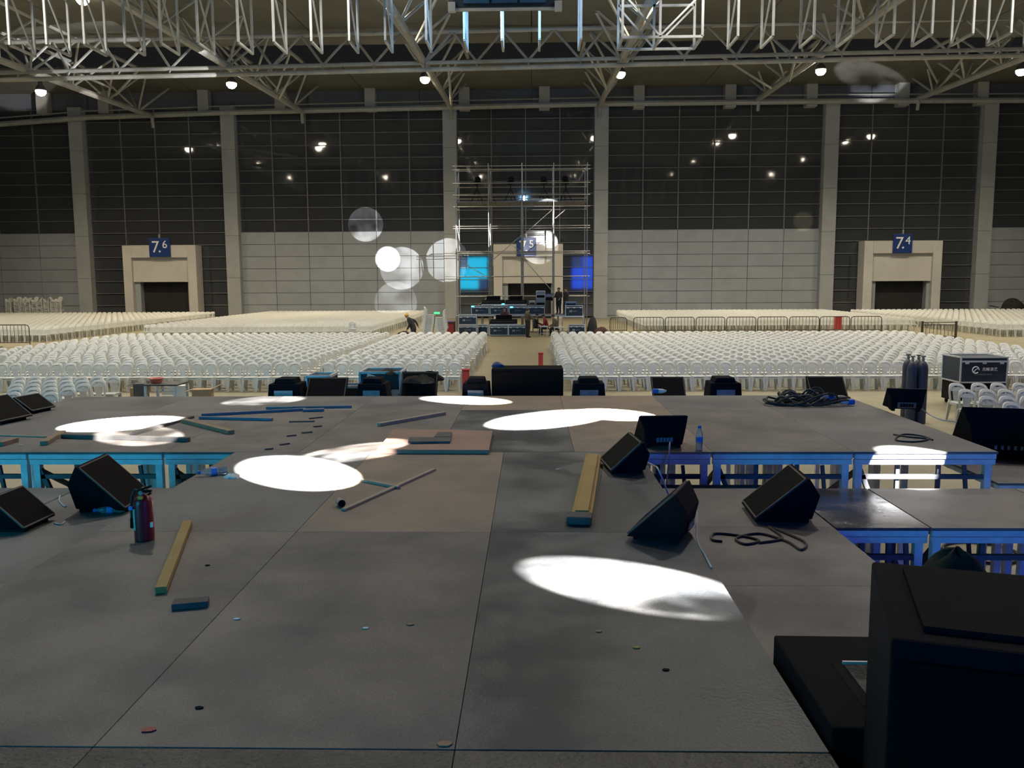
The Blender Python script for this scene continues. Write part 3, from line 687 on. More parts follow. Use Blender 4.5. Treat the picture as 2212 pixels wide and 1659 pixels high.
# row of speakers along the lip
def lip(px): return oy(px, 853, 11.95).x
for px0, px1, kind, where in ((585, 660, 1, 'leftmost'), (663, 750, 0, 'with a blue case behind it'), (775, 843, 1, 'below the paper-strewn case'), (866, 946, 0, 'under the heap of clothes'),
                              (998, 1062, 1, 'left of the big black box'), (1234, 1308, 1, 'right of the big black box'), (1407, 1480, 0, 'beside a white and blue plug'), (1524, 1598, 1, 'second from the right'), (1745, 1827, 0, 'rightmost behind the cable pile')):
    x0, x1 = lip(px0), lip(px1); w_ = x1-x0
    if kind == 0:
        wedge(((x0+x1)/2, 11.95, lz), 0, 'wedge monitor on the stage lip '+where, w_, .42 if px0 != 866 else .50, .46, group='loudspeakers along the stage lip')
    else:
        o = thing('line_speaker', 'low black speaker with rear plate on the stage lip '+where, 'loudspeaker', ((x0+x1)/2, 11.95, lz), 0, 'loudspeakers along the stage lip')
        a = w_/2
        MB().hexa([(-a, -.2, 0), (a, -.2, 0), (a, .2, 0), (-a, .2, 0), (-a*.86, -.2, .36), (a*.86, -.2, .36), (a*.86, .2, .36), (-a*.86, .2, .36)]).build('cabinet', K['black'], o, bevel=.01)
        MB().hexa([(-a*.62, -.16, .36), (a*.62, -.16, .36), (a*.62, .16, .36), (-a*.62, .16, .36), (-a*.52, -.16, .43), (a*.52, -.16, .43), (a*.52, .16, .43), (-a*.52, .16, .43)]).build('top_block', K['black'], o, bevel=.01)
        box(-a*.58, a*.55, -.215, -.2, .10, .285).build('recess_frame', K['rubber'], o)
        box(-a*.54, a*.51, -.222, -.212, .115, .27).build('rear_plate', K['plate'], o)
        for k in range(2): box(-a*.8+k*a*1.5, -a*.7+k*a*1.5, -.21, -.2, .2, .26).build('handle', K['rubber'], o)
x0, x1 = lip(1063), lip(1216)
o = thing('subwoofer', 'big plain black subwoofer box standing on the stage lip by the aisle', 'loudspeaker', ((x0+x1)/2, 11.95, lz)); a = (x1-x0)/2
zt = oy(1140, 797, 11.8).z-lz
box(-a, a, -.14, .38, 0, zt).build('cabinet', K['black'], o, bevel=.012); box(-a*.96, a*.96, -.155, -.14, .05, zt-.04).build('grille', K['grille'], o)
for s_ in (-1, 1): box(s_*a-.006, s_*a+.006, 0, .2, zt*.5, zt*.75).build('handle', K['rubber'], o)
# blue crumpled bag on top of it
def lump(name, c, sx, sy, sz, m, seed, label=None, cat=None, amp=.25, parent=None, seg=14):
    R_ = random.Random(seed); mb = MB(); rings = 8; V = []
    ph = [R_.uniform(0, 6.28) for _ in range(6)]
    for i in range(rings+1):
        th = (PI*.5)*(i/rings)
        for k in range(seg):
            t = 2*PI*k/seg; n_ = 1+amp*(math.sin(3*t+ph[0]+4*th)*.5+math.sin(5*t+ph[1]-3*th)*.35+math.sin(2*t+ph[2])*.5)
            r = math.cos(th)*n_; V.append((sx*r*math.cos(t), sy*r*math.sin(t), sz*math.sin(th)*(1+amp*.5*math.sin(4*t+ph[3]))))
    Fs = []
    for i in range(rings):
        for k in range(seg): k2 = (k+1) % seg; Fs.append((i*seg+k, i*seg+k2, (i+1)*seg+k2, (i+1)*seg+k))
    Fs.append(tuple(range(seg))[::-1]); Fs.append(tuple(rings*seg+k for k in range(seg)))
    o = mb.add(V, Fs).build(name, m, parent, c, smooth=True)
    if label: tag(o, label, cat)
    return o
c = oy(1075, 795, 12.1); lump('crumpled_bag', (c.x, 12.1, lz+zt), .085, .07, .065, K['bagblue'], 3, 'crumpled blue bag on the big black subwoofer', 'bag')

# black boxes at lower right
o = thing('monitor_box', 'low black speaker box with glossy plate on the right wing, lower right', 'loudspeaker', (1.40, 2.88, WZ), -.02)
box(-.41, .42, -.20, .55, .0, .35).build('cabinet', K['black'], o, bevel=.01)
pz = .352
box(-.26, .18, -.05, .30, .345, pz).build('recess', K['rubber'], o); box(-.22, .14, .0, .26, pz, pz+.006).build('glossy_plate', K['plygloss'], o)
box(-.22, .14, .27, .28, pz, pz+.012).build('bright_edge', K['alu'], o)
o = thing('speaker_stack', 'tall black speaker cabinet filling the lower right corner', 'loudspeaker', (1.06, 2.62, WZ), -.30)
box(0, 1.1, -.62, 0, 0, .94).build('cabinet', K['black'], o, bevel=.01); box(.05, 1.05, -.635, -.62, .05, .89).build('grille', K['grille'], o)
box(.08, 1.02, -.55, -.08, .94, .955).build('top_panel', K['black'], o)
for x in (.10, 1.0): box(x-.06, x+.06, -.64, -.625, .4, .55).build('handle', K['plate'], o)
lump('black_bundle', (1.50, 2.98, WZ+.36), .20, .18, .50, K['cloth'], 8, 'rounded black covered bundle behind the tall speaker cabinet', 'bundle', .06)

# ================================================================== LOOSE THINGS ON THE STAGE
def plank(p, q, w_, t, m, label, name='plank', cat='plank', z=S, group=None, tip=None):
    a, b = oz(*p, z), oz(*q, z); c = (a+b)/2; c.z = z
    o = MB().bar(a-c+Vector((0, 0, t/2+.001)), b-c+Vector((0, 0, t/2+.001)), w_, t).build(name, m, None, c, bevel=.002)
    return tag(o, label, cat, group)
# yellow plank with grey foot
a, b = oz(1256, 1126, S), oz(1282, 992, S)
o = thing('yellow_plank', 'long yellow timber plank with a grey end block on the runway', 'plank', (a.x, a.y, S)); d = b-a
MB().bar(Vector((0, 0, .022)), d+Vector((0, 0, .022)), .135, .04).build('board', K['woodyellow'], o, bevel=.004)
MB().bar(Vector((0, 0, .053))+d*.02, d*.97+Vector((0, 0, .053)), .085, .018).build('upper_strip', K['woodyellow'], o, bevel=.003)
MB().bar(-d*.055+Vector((-.01, 0, .03)), d*.015+Vector((-.01, 0, .03)), .16, .055).build('end_block', K['woodgrey'], o, bevel=.012)
plank((348, 1283), (406, 1135), .055, .035, K['woodyellow'], 'narrow yellow timber stick lying left on the runway', 'timber_stick')
P = [oz(x, y, S+.03) for x, y in ((370, 1306), (449, 1299), (452, 1287), (376, 1293))]
tag(MB().hexa([(p.x, p.y, S+.001) for p in P]+[tuple(p) for p in P]).build('timber_block', K['woodgrey'], bevel=.002), 'short grey board offcut lying near the yellow stick', 'board')
plank((742, 1104), (938, 1016), .035, .016, K['woodpale'], 'long thin pale batten lying diagonally on the tan deck', 'batten', 'batten')
plank((782, 1040), (862, 1056), .03, .02, K['woodpale'], 'short pale batten beneath the long one, running into the light pool', 'batten', 'batten')
plank((818, 921), (960, 896), .05, .035, K['woodpale'], 'weathered batten lying behind the pink board', 'batten', 'batten')
plank((136, 946), (408, 954), .06, .04, K['woodgrey'], 'dark angle bar lying across the left light pool', 'steel_bar', 'bar')
plank((286, 940), (414, 903), .07, .025, K['woodgrey'], 'dark timber leaning across the left light pool', 'timber', 'timber')
plank((397, 912), (500, 938), .07, .04, K['wood'], 'brown timber lying right of the left light pool', 'timber', 'timber')
plank((95, 962), (135, 938), .07, .04, K['wood'], 'short brown timber block at the left stage edge', 'timber', 'timber')
plank((0, 964), (34, 954), .07, .04, K['wood'], 'short timber cut by the left photo edge', 'timber', 'timber')
plank((2, 942), (100, 945), .02, .012, K['woodpale'], 'thin pale strip near the left photo edge', 'batten', 'batten')
plank((435, 899), (660, 887), .05, .03, K['bluepipe'], 'long bluish steel bar on the front stage, middle of the group', 'steel_bar', 'bar', group='bluish bars on the front stage')
plank((432, 905), (588, 909), .05, .03, K['bluepipe'], 'bluish steel bar nearest the camera in the group', 'steel_bar', 'bar', group='bluish bars on the front stage')
plank((575, 884), (760, 881), .04, .03, K['bluepipe'], 'bluish steel bar farthest from the camera in the group', 'steel_bar', 'bar', group='bluish bars on the front stage')
plank((655, 889), (700, 888), .09, .03, K['bluepipe'], 'short wide bluish bar end on the front stage', 'steel_bar', 'bar', group='bluish bars on the front stage')
for k, (x0, y0, x1, y1, w_) in enumerate(((625, 912, 680, 911, .035), (668, 905, 697, 902, .03), (678, 923, 694, 921, .04), (652, 936, 674, 934, .04), (620, 943, 640, 941, .03), (605, 962, 625, 959, .03), (572, 972, 590, 970, .03))):
    plank((x0, y0), (x1, y1), w_, .012, K['woodgrey'], 'dark wood splinter on the littered front stage, %s from the right' % nth([2, 1, 3, 4, 5, 6, 7][k]), 'wood_splinter', 'splinter', group='wood splinters')
for k, (x, y, m_, lb) in enumerate(((512, 1338, 'paper', 'tiny white paper scrap left on the runway'), (790, 1358, 'paper', 'small white plastic scrap mid runway'), (886, 1350, 'card', 'faint brown leaf scrap mid runway'),
        (1293, 1365, 'card', 'small orange scrap on the dark runway deck'), (1376, 1400, 'woodyellow', 'small yellow scrap on the dark runway deck'), (320, 1578, 'red', 'dull red scrap near the bottom edge'),
        (430, 1530, 'rubber', 'small black crumb near the bottom edge'), (448, 1222, 'rubber', 'black crumb near the yellow stick'), (1205, 944 + 70, 'paper', 'pale scrap on the dark runway deck'), (925, 912, 'bluelabel', 'pale blue scrap behind the pink board'), (46, 962, 'paper', 'white scrap near the left stage edge'), (1438, 1448, 'rubber', 'black crumb on the dark runway deck'), (960, 1608, 'card', 'splintered brown board corner at the bottom seam'))):
    c = oz(x, y, S); r_ = random.Random(k); s0 = .010 if k not in (5, 12) else .018
    poly = [(s0*(1+.4*r_.random())*math.cos(t)*1.3, s0*(1+.4*r_.random())*math.sin(t)*.8) for t in [i*PI/3 for i in range(6)]]
    tag(MB().prism(poly, .001, .005, lambda a, b, d: (a, b, d)).build('litter_scrap', K[m_], None, c), lb, 'litter', 'litter on the stage')
# metal cup lying on its side
c = oz(735, 1094, S)
o = thing('metal_cup', 'small steel cup lying on its side by the thin batten', 'cup', (c.x, c.y, S), rot=(0, 0, .5)); o.scale = (.8, .8, .8)
M_ = Matrix.Translation((0, 0, .036)) @ Matrix.Rotation(PI/2, 4, 'X')
MB().lathe([(.028, -.05), (.031, -.045), (.035, .05), (.033, .05), (.028, -.03)], 16, M_).build('cup_body', K['galv'], o, smooth=True)
MB().lathe([(.026, .047), (.03, .048), (.03, .02)], 12, M_).build('cup_mouth', K['rubber'], o, smooth=True)
# bottles
def bottle(name, label, loc, rot, s_=1.0, lab='bluelabel'):
    o = thing(name, label, 'bottle', loc, rot=rot, group='plastic water bottles')
    MB().lathe([(.020, 0), (.030, .004), (.032, .02), (.030, .06), (.032, .10), (.031, .14), (.028, .165), (.018, .195), (.013, .205), (.013, .215)], 18).build('bottle_body', K['pet'], o, smooth=True)
    MB().lathe([(.0325, .085), (.0328, .087), (.0328, .128), (.0325, .13)], 18).build('wrap_label', K[lab], o, smooth=True)
    MB().lathe([(.015, .210), (.0155, .212), (.0155, .230), (.014, .233)], 14).build('cap', K['bluecap'], o, smooth=True)
    MB().lathe([(.0275, .006), (.0285, .02), (.0275, .075)], 14).build('water', mat('water', (.75, .85, .95), None, .02, trans=.9), o, smooth=True)
    return o
c = oz(1511, 975, S); bottle('water_bottle', 'upright blue-capped water bottle at the stage edge', (c.x, c.y+.02, S), (0, 0, 0))
c = oz(493, 1024, S); bottle('water_bottle', 'clear water bottle lying on its side next to the light pool', (c.x, c.y, S+.033), (PI/2, 0, -1.15))
c = oz(270, 1108, WZ); bottle('water_bottle', 'half-hidden bottle lying before the big left wedge', (c.x, c.y, WZ+.033), (PI/2, 0, -1.35))
c = oz(507, 1028, S); lump('plastic_film', (c.x, c.y-.05, S), .07, .05, .03, K['paper'], 5, 'crumpled clear film beside the lying bottle', 'litter', .3)
# fire extinguisher
c = oz(313, 1166, S)
o = thing('fire_extinguisher', 'red fire extinguisher standing on the runway with green label', 'fire extinguisher', (c.x, c.y, S))
MB().lathe([(.050, 0), (.056, .005), (.057, .02), (.057, .225), (.050, .255), (.030, .272), (.020, .278)], 24).build('cylinder', K['red'], o, smooth=True)
MB().lathe([(.014, .275), (.016, .28), (.016, .305), (.010, .31)], 12).build('neck', K['galv'], o, smooth=True)
MB().bar((-.02, 0, .305), (.055, 0, .33), .022, .012).build('lever', K['rubber'], o); MB().bar((-.02, 0, .30), (.055, 0, .300), .022, .012).build('handle', K['rubber'], o)
MB().lathe([(.014, -.006), (.014, .006)], 14, Matrix.Translation((0, -.018, .293)) @ Matrix.Rotation(PI/2, 4, 'X')).build('gauge', K['galv'], o)
MB().path([(-.012, 0, .295), (-.04, 0, .31), (-.062, -.005, .27), (-.066, -.01, .20), (-.067, -.012, .14)], .008, 8).build('hose', K['cable'], o, smooth=True)
MB().lathe([(.009, 0), (.012, -.06), (.006, -.065)], 10, Matrix.Translation((-.067, -.012, .14))).build('nozzle', K['rubber'], o, smooth=True)
lb = MB()
for k in range(6):
    t0, t1 = PI+.40+k*.11, PI+.40+(k+1)*.11
    lb.hexa([(.0572*math.cos(t0), .0572*math.sin(t0), .07), (.0572*math.cos(t1), .0572*math.sin(t1), .07), (.0585*math.cos(t1), .0585*math.sin(t1), .07), (.0585*math.cos(t0), .0585*math.sin(t0), .07),
             (.0572*math.cos(t0), .0572*math.sin(t0), .20), (.0572*math.cos(t1), .0572*math.sin(t1), .20), (.0585*math.cos(t1), .0585*math.sin(t1), .20), (.0585*math.cos(t0), .0585*math.sin(t0), .20)])
lb.build('green_label', K['green'], o)
box(-.068, -.045, -.045, -.02, .195, .215).build('blue_clip', K['bluelabel'], o)
box(.050, .062, -.03, -.012, .085, .115).build('inspection_tag', K['paper'], o); box(-.005, .02, -.055, -.03, .262, .278).build('yellow_seal', K['helmet'], o)

# cables
def cable(pts, r, m, label, z=S, name='cable', cat='cable'):
    P = [oz(x, y, z) if len(t_) == 2 else Vector(t_) for t_ in pts for x, y in [t_[:2]]]
    P = [Vector((p.x, p.y, p.z+r)) for p in P]
    out = []
    for i in range(len(P)-1):           # Catmull-Rom
        p0, p1, p2, p3 = P[max(i-1, 0)], P[i], P[i+1], P[min(i+2, len(P)-1)]
        for k in range(6):
            t = k/6; out.append(.5*((2*p1)+(p2-p0)*t+(2*p0-5*p1+4*p2-p3)*t*t+(3*p1-3*p2+p3-p0)*t*t*t))
    out.append(P[-1])
    return tag(MB().path(out, r, 6).build(name, m, smooth=True), label, cat)
cable([(1560, 1172), (1538, 1168), (1545, 1155), (1600, 1160), (1640, 1170), (1610, 1178), (1590, 1165), (1640, 1155), (1700, 1172), (1730, 1190), (1740, 1175), (1700, 1155), (1660, 1140), (1690, 1165), (1640, 1175)], .009, K['cable'], 'thin black cable looped on the right wing deck', WZ)
pt = oz(1478, 1128, S)
cable([tuple(pt+Vector((0, 0, .12))), tuple(pt+Vector((.06, -.08, .10))), (1505, 1165), (1522, 1200), (1537, 1228)], .005, K['cablewhite'], 'white cable trailing from the side-on wedge monitor')
pt = oz(1436, 962, S)
cable([tuple(pt+Vector((.02, -.17, .07))), tuple(pt+Vector((0, -.28, .05))), (pt.x-.02, pt.y-.36, S-.10), (pt.x-.06, pt.y-.40, S-.5)], .007, K['cablewhite'], 'white cable hanging from the wedge monitor by the bottle')
pt = oz(1390, 1000, S)
cable([(1396, 1000), (1412, 1008), (1424, 1020), (pt.x+.20, pt.y-.35, S-.3)], .007, K['cablewhite'], 'white cable from the small wedge falling over the runway edge')
cable([(1985, 880), (2010, 898), (2035, 908), (2060, 912), (2075, 915)], .008, K['cablewhite'], 'white cable joining the two wedge monitors at far right')
cable([(1930, 940), (1960, 945), (2005, 950), (1975, 956), (1935, 952), (1950, 940), (1990, 943), (2015, 952)], .008, K['cable'], 'thin black cable coil at the right of the front stage')
cable([(130, 1072), (128, 1082), (135, 1092), (142, 1096)], .006, K['cablewhite'], 'white cable left of the big left wedge', WZ)
cable([(118, 1132), (132, 1134), (140, 1128)], .006, K['cablewhite'], 'white cable between the two left wedges', WZ)
# big cable pile with blue connectors
cp = oz(1738, 872, S)
o = thing('cable_pile', 'tangled pile of black cable with blue connectors on the front stage', 'cable pile', (cp.x, cp.y, S))
R_ = random.Random(4)
for k in range(17):
    cx_, cy_ = R_.uniform(-.32, .30), R_.uniform(-.15, .15); ra, rb_ = R_.uniform(.15, .30), R_.uniform(.08, .2); ph = R_.uniform(0, 6)
    hz = max(.015, .27*(1-abs(cx_)/.45)*R_.uniform(.35, 1))
    MB().path([(cx_+ra*math.cos(t)*(1+.15*math.sin(3*t+ph)), cy_+rb_*math.sin(t), .014+hz*(.5+.5*math.sin(2*t+ph))) for t in [i*2*PI/22 for i in range(22)]], .013, 6).build('cable_loop', K['cable'], o, smooth=True)
for (x, y, z, rz) in ((.25, -.10, .10, .2), (.47, -.18, .045, .1)):
    M_ = Matrix.Translation((x, y, z)) @ Matrix.Rotation(rz, 4, 'Z') @ Matrix.Rotation(PI/2, 4, 'Y')
    cn = MB().lathe([(.018, -.09), (.024, -.08), (.026, .0)], 12, M_).build('connector', K['paper'], o, smooth=True)
    MB().lathe([(.034, 0), (.036, .01), (.036, .075), (.030, .08)], 14, M_).build('connector_collar', K['bluecap'], cn, smooth=True)
c = oz(1425, 851, S)
o = thing('plug', 'white and blue power plug at the stage front edge', 'plug', (c.x, c.y, S+.04)); M_ = Matrix.Rotation(PI/2, 4, 'Y')
MB().lathe([(.03, -.10), (.034, -.08), (.034, -.02)], 12, M_).build('collar', K['bluecap'], o, smooth=True); MB().lathe([(.032, -.02), (.03, .04), (.012, .09)], 12, M_).build('grip', K['paper'], o, smooth=True)
# cable ring on the floor below the right decks
c = oz(2120, 1196, 0.0)
MBr = MB().path([(c.x+.42*math.cos(t), c.y+.42*math.sin(t), .02) for t in [i*2*PI/30 for i in range(31)]], .018, 6).build('cable_ring', K['cable'], smooth=True); tag(MBr, 'black cable ring lying on the floor under the lower right decks', 'cable')
# ================================================================== FLIGHT CASES
def case(x, y, z, w_, h, d, label, logo='H', wheels=False, group='flight cases at the mixing position', name='flight_case', rz=0):
    o = thing(name, label, 'flight case', (x, y, z), rz, group); a = w_/2; zb = .10 if wheels else 0
    e = .035
    box(-a, a, 0, d, zb, zb+h).build('body', K['case'], o, bevel=.006)
    for zz in (zb, zb+h):
        for yy in (0, d): MB().bar((-a, yy, zz), (a, yy, zz), e).build('edge_profile', K['alu'], o)
        for xx in (-a, a): MB().bar((xx, 0, zz), (xx, d, zz), e).build('edge_profile', K['alu'], o)
    for xx in (-a, a):
        for yy in (0, d): MB().bar((xx, yy, zb), (xx, yy, zb+h), e).build('edge_profile', K['alu'], o)
    MB().bar((-a, -.012, zb+h*.84), (a, -.012, zb+h*.84), .03, e*1.3).build('lid_profile', K['alu'], o)
    for xx in (-a*.75, 0, a*.75): box(xx-.05, xx+.05, -.03, -.01, zb+h*.74, zb+h*.86).build('latch', K['alu'], o)
    if logo == 'H':
        link('logo_letter', text_mesh('H', h*.34, .004, K['white']), o, (-a*.42, -.012, zb+h*.45), (PI/2, 0, 0))
        for k in range(6): box(-a*.22+k*a*.10, -a*.15+k*a*.10, -.014, -.008, zb+h*.42, zb+h*(.50+.03*(k % 2))).build('logo_strip', K['plate'], o)
    elif logo == 'ring':
        MB().path([(-a*.22+h*.10*math.cos(t), -.012, zb+h*.46+h*.10*math.sin(t)) for t in [i*2*PI/20 for i in range(21)]], .012, 6).build('logo_ring', K['plate'], o)
        for k in range(4): box(-a*.05+k*a*.11, a*.02+k*a*.11, -.014, -.008, zb+h*.42, zb+h*.52).build('logo_strip', K['plate'], o)
    if wheels:
        for xx in (-a*.8, a*.8):
            for yy in (.1, d-.1): MB().lathe([(.045, -.02), (.05, -.015), (.05, .015), (.045, .02)], 12, Matrix.Translation((xx, yy, .05)) @ Matrix.Rotation(PI/2, 4, 'Y')).build('castor', K['rubber'], o)
    return o
def case_px(px0, px1, pt, pb, Y, label, **k):
    a, b = oy(px0, pb, Y), oy(px1, pt, Y)
    return case((a.x+b.x)/2, Y, max(0, a.z), b.x-a.x, b.z-max(0, a.z), k.pop('d', .7), label, **k)
F1 = 53.0
case_px(1058, 1097, 703, 724, F1, 'flight case with white H logo, left of the lower pair under the mixing desk')
case_px(1099, 1136, 703, 724, F1, 'flight case with white H logo, right of the lower pair under the mixing desk')
case_px(991, 1029, 703, 721, F1, 'flight case with faint logo, bottom left of the mixing position', logo='ring')
case_px(991, 1029, 681, 701, F1, 'flight case with white H logo, upper of the left stack')
case_px(1229, 1263, 702, 722, F1, 'flight case with blue-lit edge at the right end of the mixing position')
RZ_ = oy(1150, 679, 57).z
case_px(1019, 1056, 661, 679, 57.0, 'flight case with H logo on the riser, leftmost of four')
case_px(1059, 1097, 661, 679, 57.0, 'flight case with H logo on the riser, second of four')
case_px(1100, 1137, 661, 679, 57.0, 'flight case with ring logo on the riser, third of four', logo='ring')
case_px(1140, 1176, 661, 679, 57.0, 'flight case with ring logo on the riser, rightmost of four', logo='ring')
case_px(1222, 1259, 660, 683, 55.5, 'flight case with H logo on the table at the right of the mixing position')
case_px(1033, 1053, 702, 720, 54.2, 'dark equipment case behind the left stack', logo='')
# riser and tables
o = thing('mixing_riser', 'dark raised platform behind the mixing desk', 'platform', (0, 56.6, 0))
xa, xb = oy(985, 680, 56.6).x, oy(1262, 680, 56.6).x
for k in range(5): box(xa+(xb-xa)*k/5+.01, xa+(xb-xa)*(k+1)/5-.01, 0, 1.85, RZ_-.12, RZ_-.01).build('platform_board', K['plydark'], o)
for k in range(6):
    x = xa+(xb-xa)*k/5
    for y in (.1, 1.7): MB().tube((x, y, 0), (x, y, RZ_-.12), .03, 6).build('leg', K['galv'], o)
MB().bar((xa, 0, RZ_-.06), (xb, 0, RZ_-.06), .06).build('front_rail', K['alu'], o)
def table(px0, px1, py, Y, label, d=.7):
    a, b = oy(px0, py, Y), oy(px1, py, Y); w_ = b.x-a.x
    o = thing('trestle_table', label, 'table', ((a.x+b.x)/2, Y, 0)); h = a.z
    box(-w_/2, w_/2, 0, d, h-.05, h).build('table_top', K['alu'], o)
    for x in (-w_/2+.05, w_/2-.05):
        for y in (.05, d-.05): MB().tube((x, y, 0), (x, y, h-.05), .025, 6).build('leg', K['alu'], o)
    MB().bar((-w_/2+.05, .05, h*.3), (w_/2-.05, .05, h*.3), .03).build('stretcher', K['alu'], o)
    return h
table(1214, 1262, 684, 55.3, 'metal table holding a flight case at the right of the mixing position', 1.2)
table(1166, 1184, 705, 52.7, 'small metal table in front of the seated pair'); table(1196, 1218, 707, 52.8, 'low metal stand right of the seated pair')
# mixing consoles
def console(px0, px1, py, Y, label, z=None):
    a, b = oy(px0, py, Y), oy(px1, py, Y); w_ = b.x-a.x
    o = thing('mixing_console', label, 'mixing console', ((a.x+b.x)/2, Y, a.z))
    MB().hexa([(-w_/2, 0, 0), (w_/2, 0, 0), (w_/2, .8, 0), (-w_/2, .8, 0), (-w_/2, 0, .12), (w_/2, 0, .12), (w_/2, .8, .30), (-w_/2, .8, .30)]).build('desk_body', K['black'], o, bevel=.01)
    MB().bar((-w_/2, -.02, .0), (w_/2, -.02, .0), .06).build('front_profile', K['alu'], o)
    for k in range(16): box(-w_/2+.15+k*(w_-.3)/16, -w_/2+.18+k*(w_-.3)/16, .1, .14, .145, .17).build('fader', K['plate'], o)
    box(-w_*.3, w_*.3, .78, .84, .28, .55).build('meter_bridge', K['black'], o)
    return o
console(1058, 1117, 701, 53.1, 'wide mixing console on the lower flight cases')
console(1040, 1090, 658, 57.1, 'lighting console on the left of the riser cases'); console(1091, 1138, 658, 57.1, 'lighting console on the right of the riser cases')
for px0, px1, pt, pb, Y, m_, lb in ((1158, 1178, 628, 645, 57.7, 'alu', 'pale rack unit on the riser, upper'), (1158, 1178, 646, 660, 57.6, 'galv', 'grey rack unit on the riser, lower'), (1179, 1194, 634, 650, 57.85, 'case', 'dark blue monitor on the riser'), (1143, 1156, 650, 658, 57.4, 'paper', 'small white box on the riser'), (1222, 1245, 652, 659, 56.1, 'bluelabel', 'blue stack of papers on the right flight case')):
    a, b = oy(px0, pb, Y), oy(px1, pt, Y); w_, h = b.x-a.x, b.z-a.z
    o = thing('equipment_rack', lb, 'equipment', ((a.x+b.x)/2, Y, a.z))
    box(-w_/2, w_/2, 0, .5, 0, h).build('body', K[m_], o, bevel=.01); box(-w_*.44, w_*.44, -.02, 0, h*.1, h*.45).build('front_panel', K['black'], o); box(-w_*.44, w_*.44, -.02, 0, h*.55, h*.9).build('front_panel', K['plate'], o)
for px, py, Y in ((1021, 662, 56.95), (1087, 657, 57.0), (1105, 664, 56.95)):
    c = oy(px, py, Y); o = thing('desk_lamp_led', 'tiny cyan LED lamp on the riser cases near x %s' % {1021: 'left end', 1087: 'middle', 1105: 'third case'}[px], 'lamp', c); o['label'] = 'tiny cyan LED lamp on the riser cases, ' + {1021: 'at the left end', 1087: 'between the consoles', 1105: 'on the third case'}[px]
    box(-.09, .09, -.02, .04, -.03, .04).build('glow_face', K['lednode'], o); box(-.02, .02, 0, .04, -.08, -.03).build('clip', K['rubber'], o)
c = oz(1265, 722, 0); lump('black_bag', (c.x+.35, 53.6, 0), .36, .3, 1.15, K['jk_black'], 12, 'dark covered pile at the right end of the mixing position', 'bundle', .12)
c = oy(1300, 715, 52.3); lump('maroon_bag', (c.x, 52.5, 0), .6, .4, .55, K['jk_maroon'], 14, 'maroon bag on the floor right of the mixing position', 'bag', .15)
c = oy(970, 715, 53); o = thing('poster_case', 'purple-red box left of the mixing position', 'box', (c.x, 53, 0))
box(-.36, .36, 0, .5, 0, .95).build('body', K['jk_maroon'], o); MB().bar((-.36, -.01, .93), (.36, -.01, .93), .06).build('bright_edge', mat('purple_edge', (.25, .22, .6), (.2, .18, .5), .5), o)
box(-.28, .28, -.02, 0, .15, .75).build('print_panel', K['jk_red'], o)

# ================================================================== SCAFFOLD TOWER
sc = thing('scaffold_tower', 'tall steel scaffold tower with lighting platform in front of door 7.5', 'scaffold', (0, 0, 0))
YF, YB = 58.6, 61.2
fx = [oy(x, 550, YF).x for x in (986, 1056, 1128, 1196, 1268)]
def zl(py): return oy(1128, py, YF).z
ztop = zl(352)
for x in fx:
    tubeobj('post', (x, YF, 0), (x, YF, ztop), .035, K['galv'], sc, 6); tubeobj('post', (x, YB, 0), (x, YB, ztop), .035, K['galv'], sc, 6)
tubeobj('post', (fx[2]+.0, YF+.3, 0), (fx[2]+.0, YF+.3, zl(432)), .10, K['galv'], sc, 8); tubeobj('post', (fx[3], YF+.3, 0), (fx[3], YF+.3, zl(500)), .07, K['galv'], sc, 8)
for py in (358, 366, 395, 421, 446, 488, 493, 543, 548, 597, 640):
    z = zl(py)
    tubeobj('ledger', (fx[0]-.2, YF, z), (fx[-1]+.2, YF, z), .028, K['galv'], sc, 6)
    if py not in (366, 493, 548): tubeobj('ledger', (fx[0]-.2, YB, z), (fx[-1]+.2, YB, z), .028, K['galv'], sc, 6)
    if py not in (366, 493, 548):
        for x in fx: tubeobj('transom', (x, YF-.15, z), (x, YB+.15, z), .028, K['galv'], sc, 6)
def br(p, q, Y=YF): tubeobj('brace', oy(*p, Y), oy(*q, Y), .028, K['galv'], sc, 6)
br((1128, 556), (1212, 650)); br((1064, 562), (1130, 505)); br((1104, 528), (1128, 545)); br((1128, 510), (1194, 452)); br((1199, 472), (1222, 452)); br((986, 560), (1056, 600), YB); br((986, 480), (998, 560)); br((1056, 490), (1066, 580)); br((1020, 670), (1056, 640), YB); br((990, 375), (986, 420)); br((1060, 370), (1056, 420))
zp = zl(433)
for k in range(10):
    x0, x1 = fx[0]+(fx[-1]-fx[0])*k/10, fx[0]+(fx[-1]-fx[0])*(k+1)/10
    box(x0+.02, x1-.02, YF, YB, zp-.10, zp-.02).build('platform_board', K['framedark'], sc)
box(oy(1140, 430, YF).x, oy(1204, 430, YF).x, YF+.2, YF+.8, zp-.02, zp+.12).build('toe_board', K['steelwhite'], sc)  # white board put in for the bright lit tubes on the platform
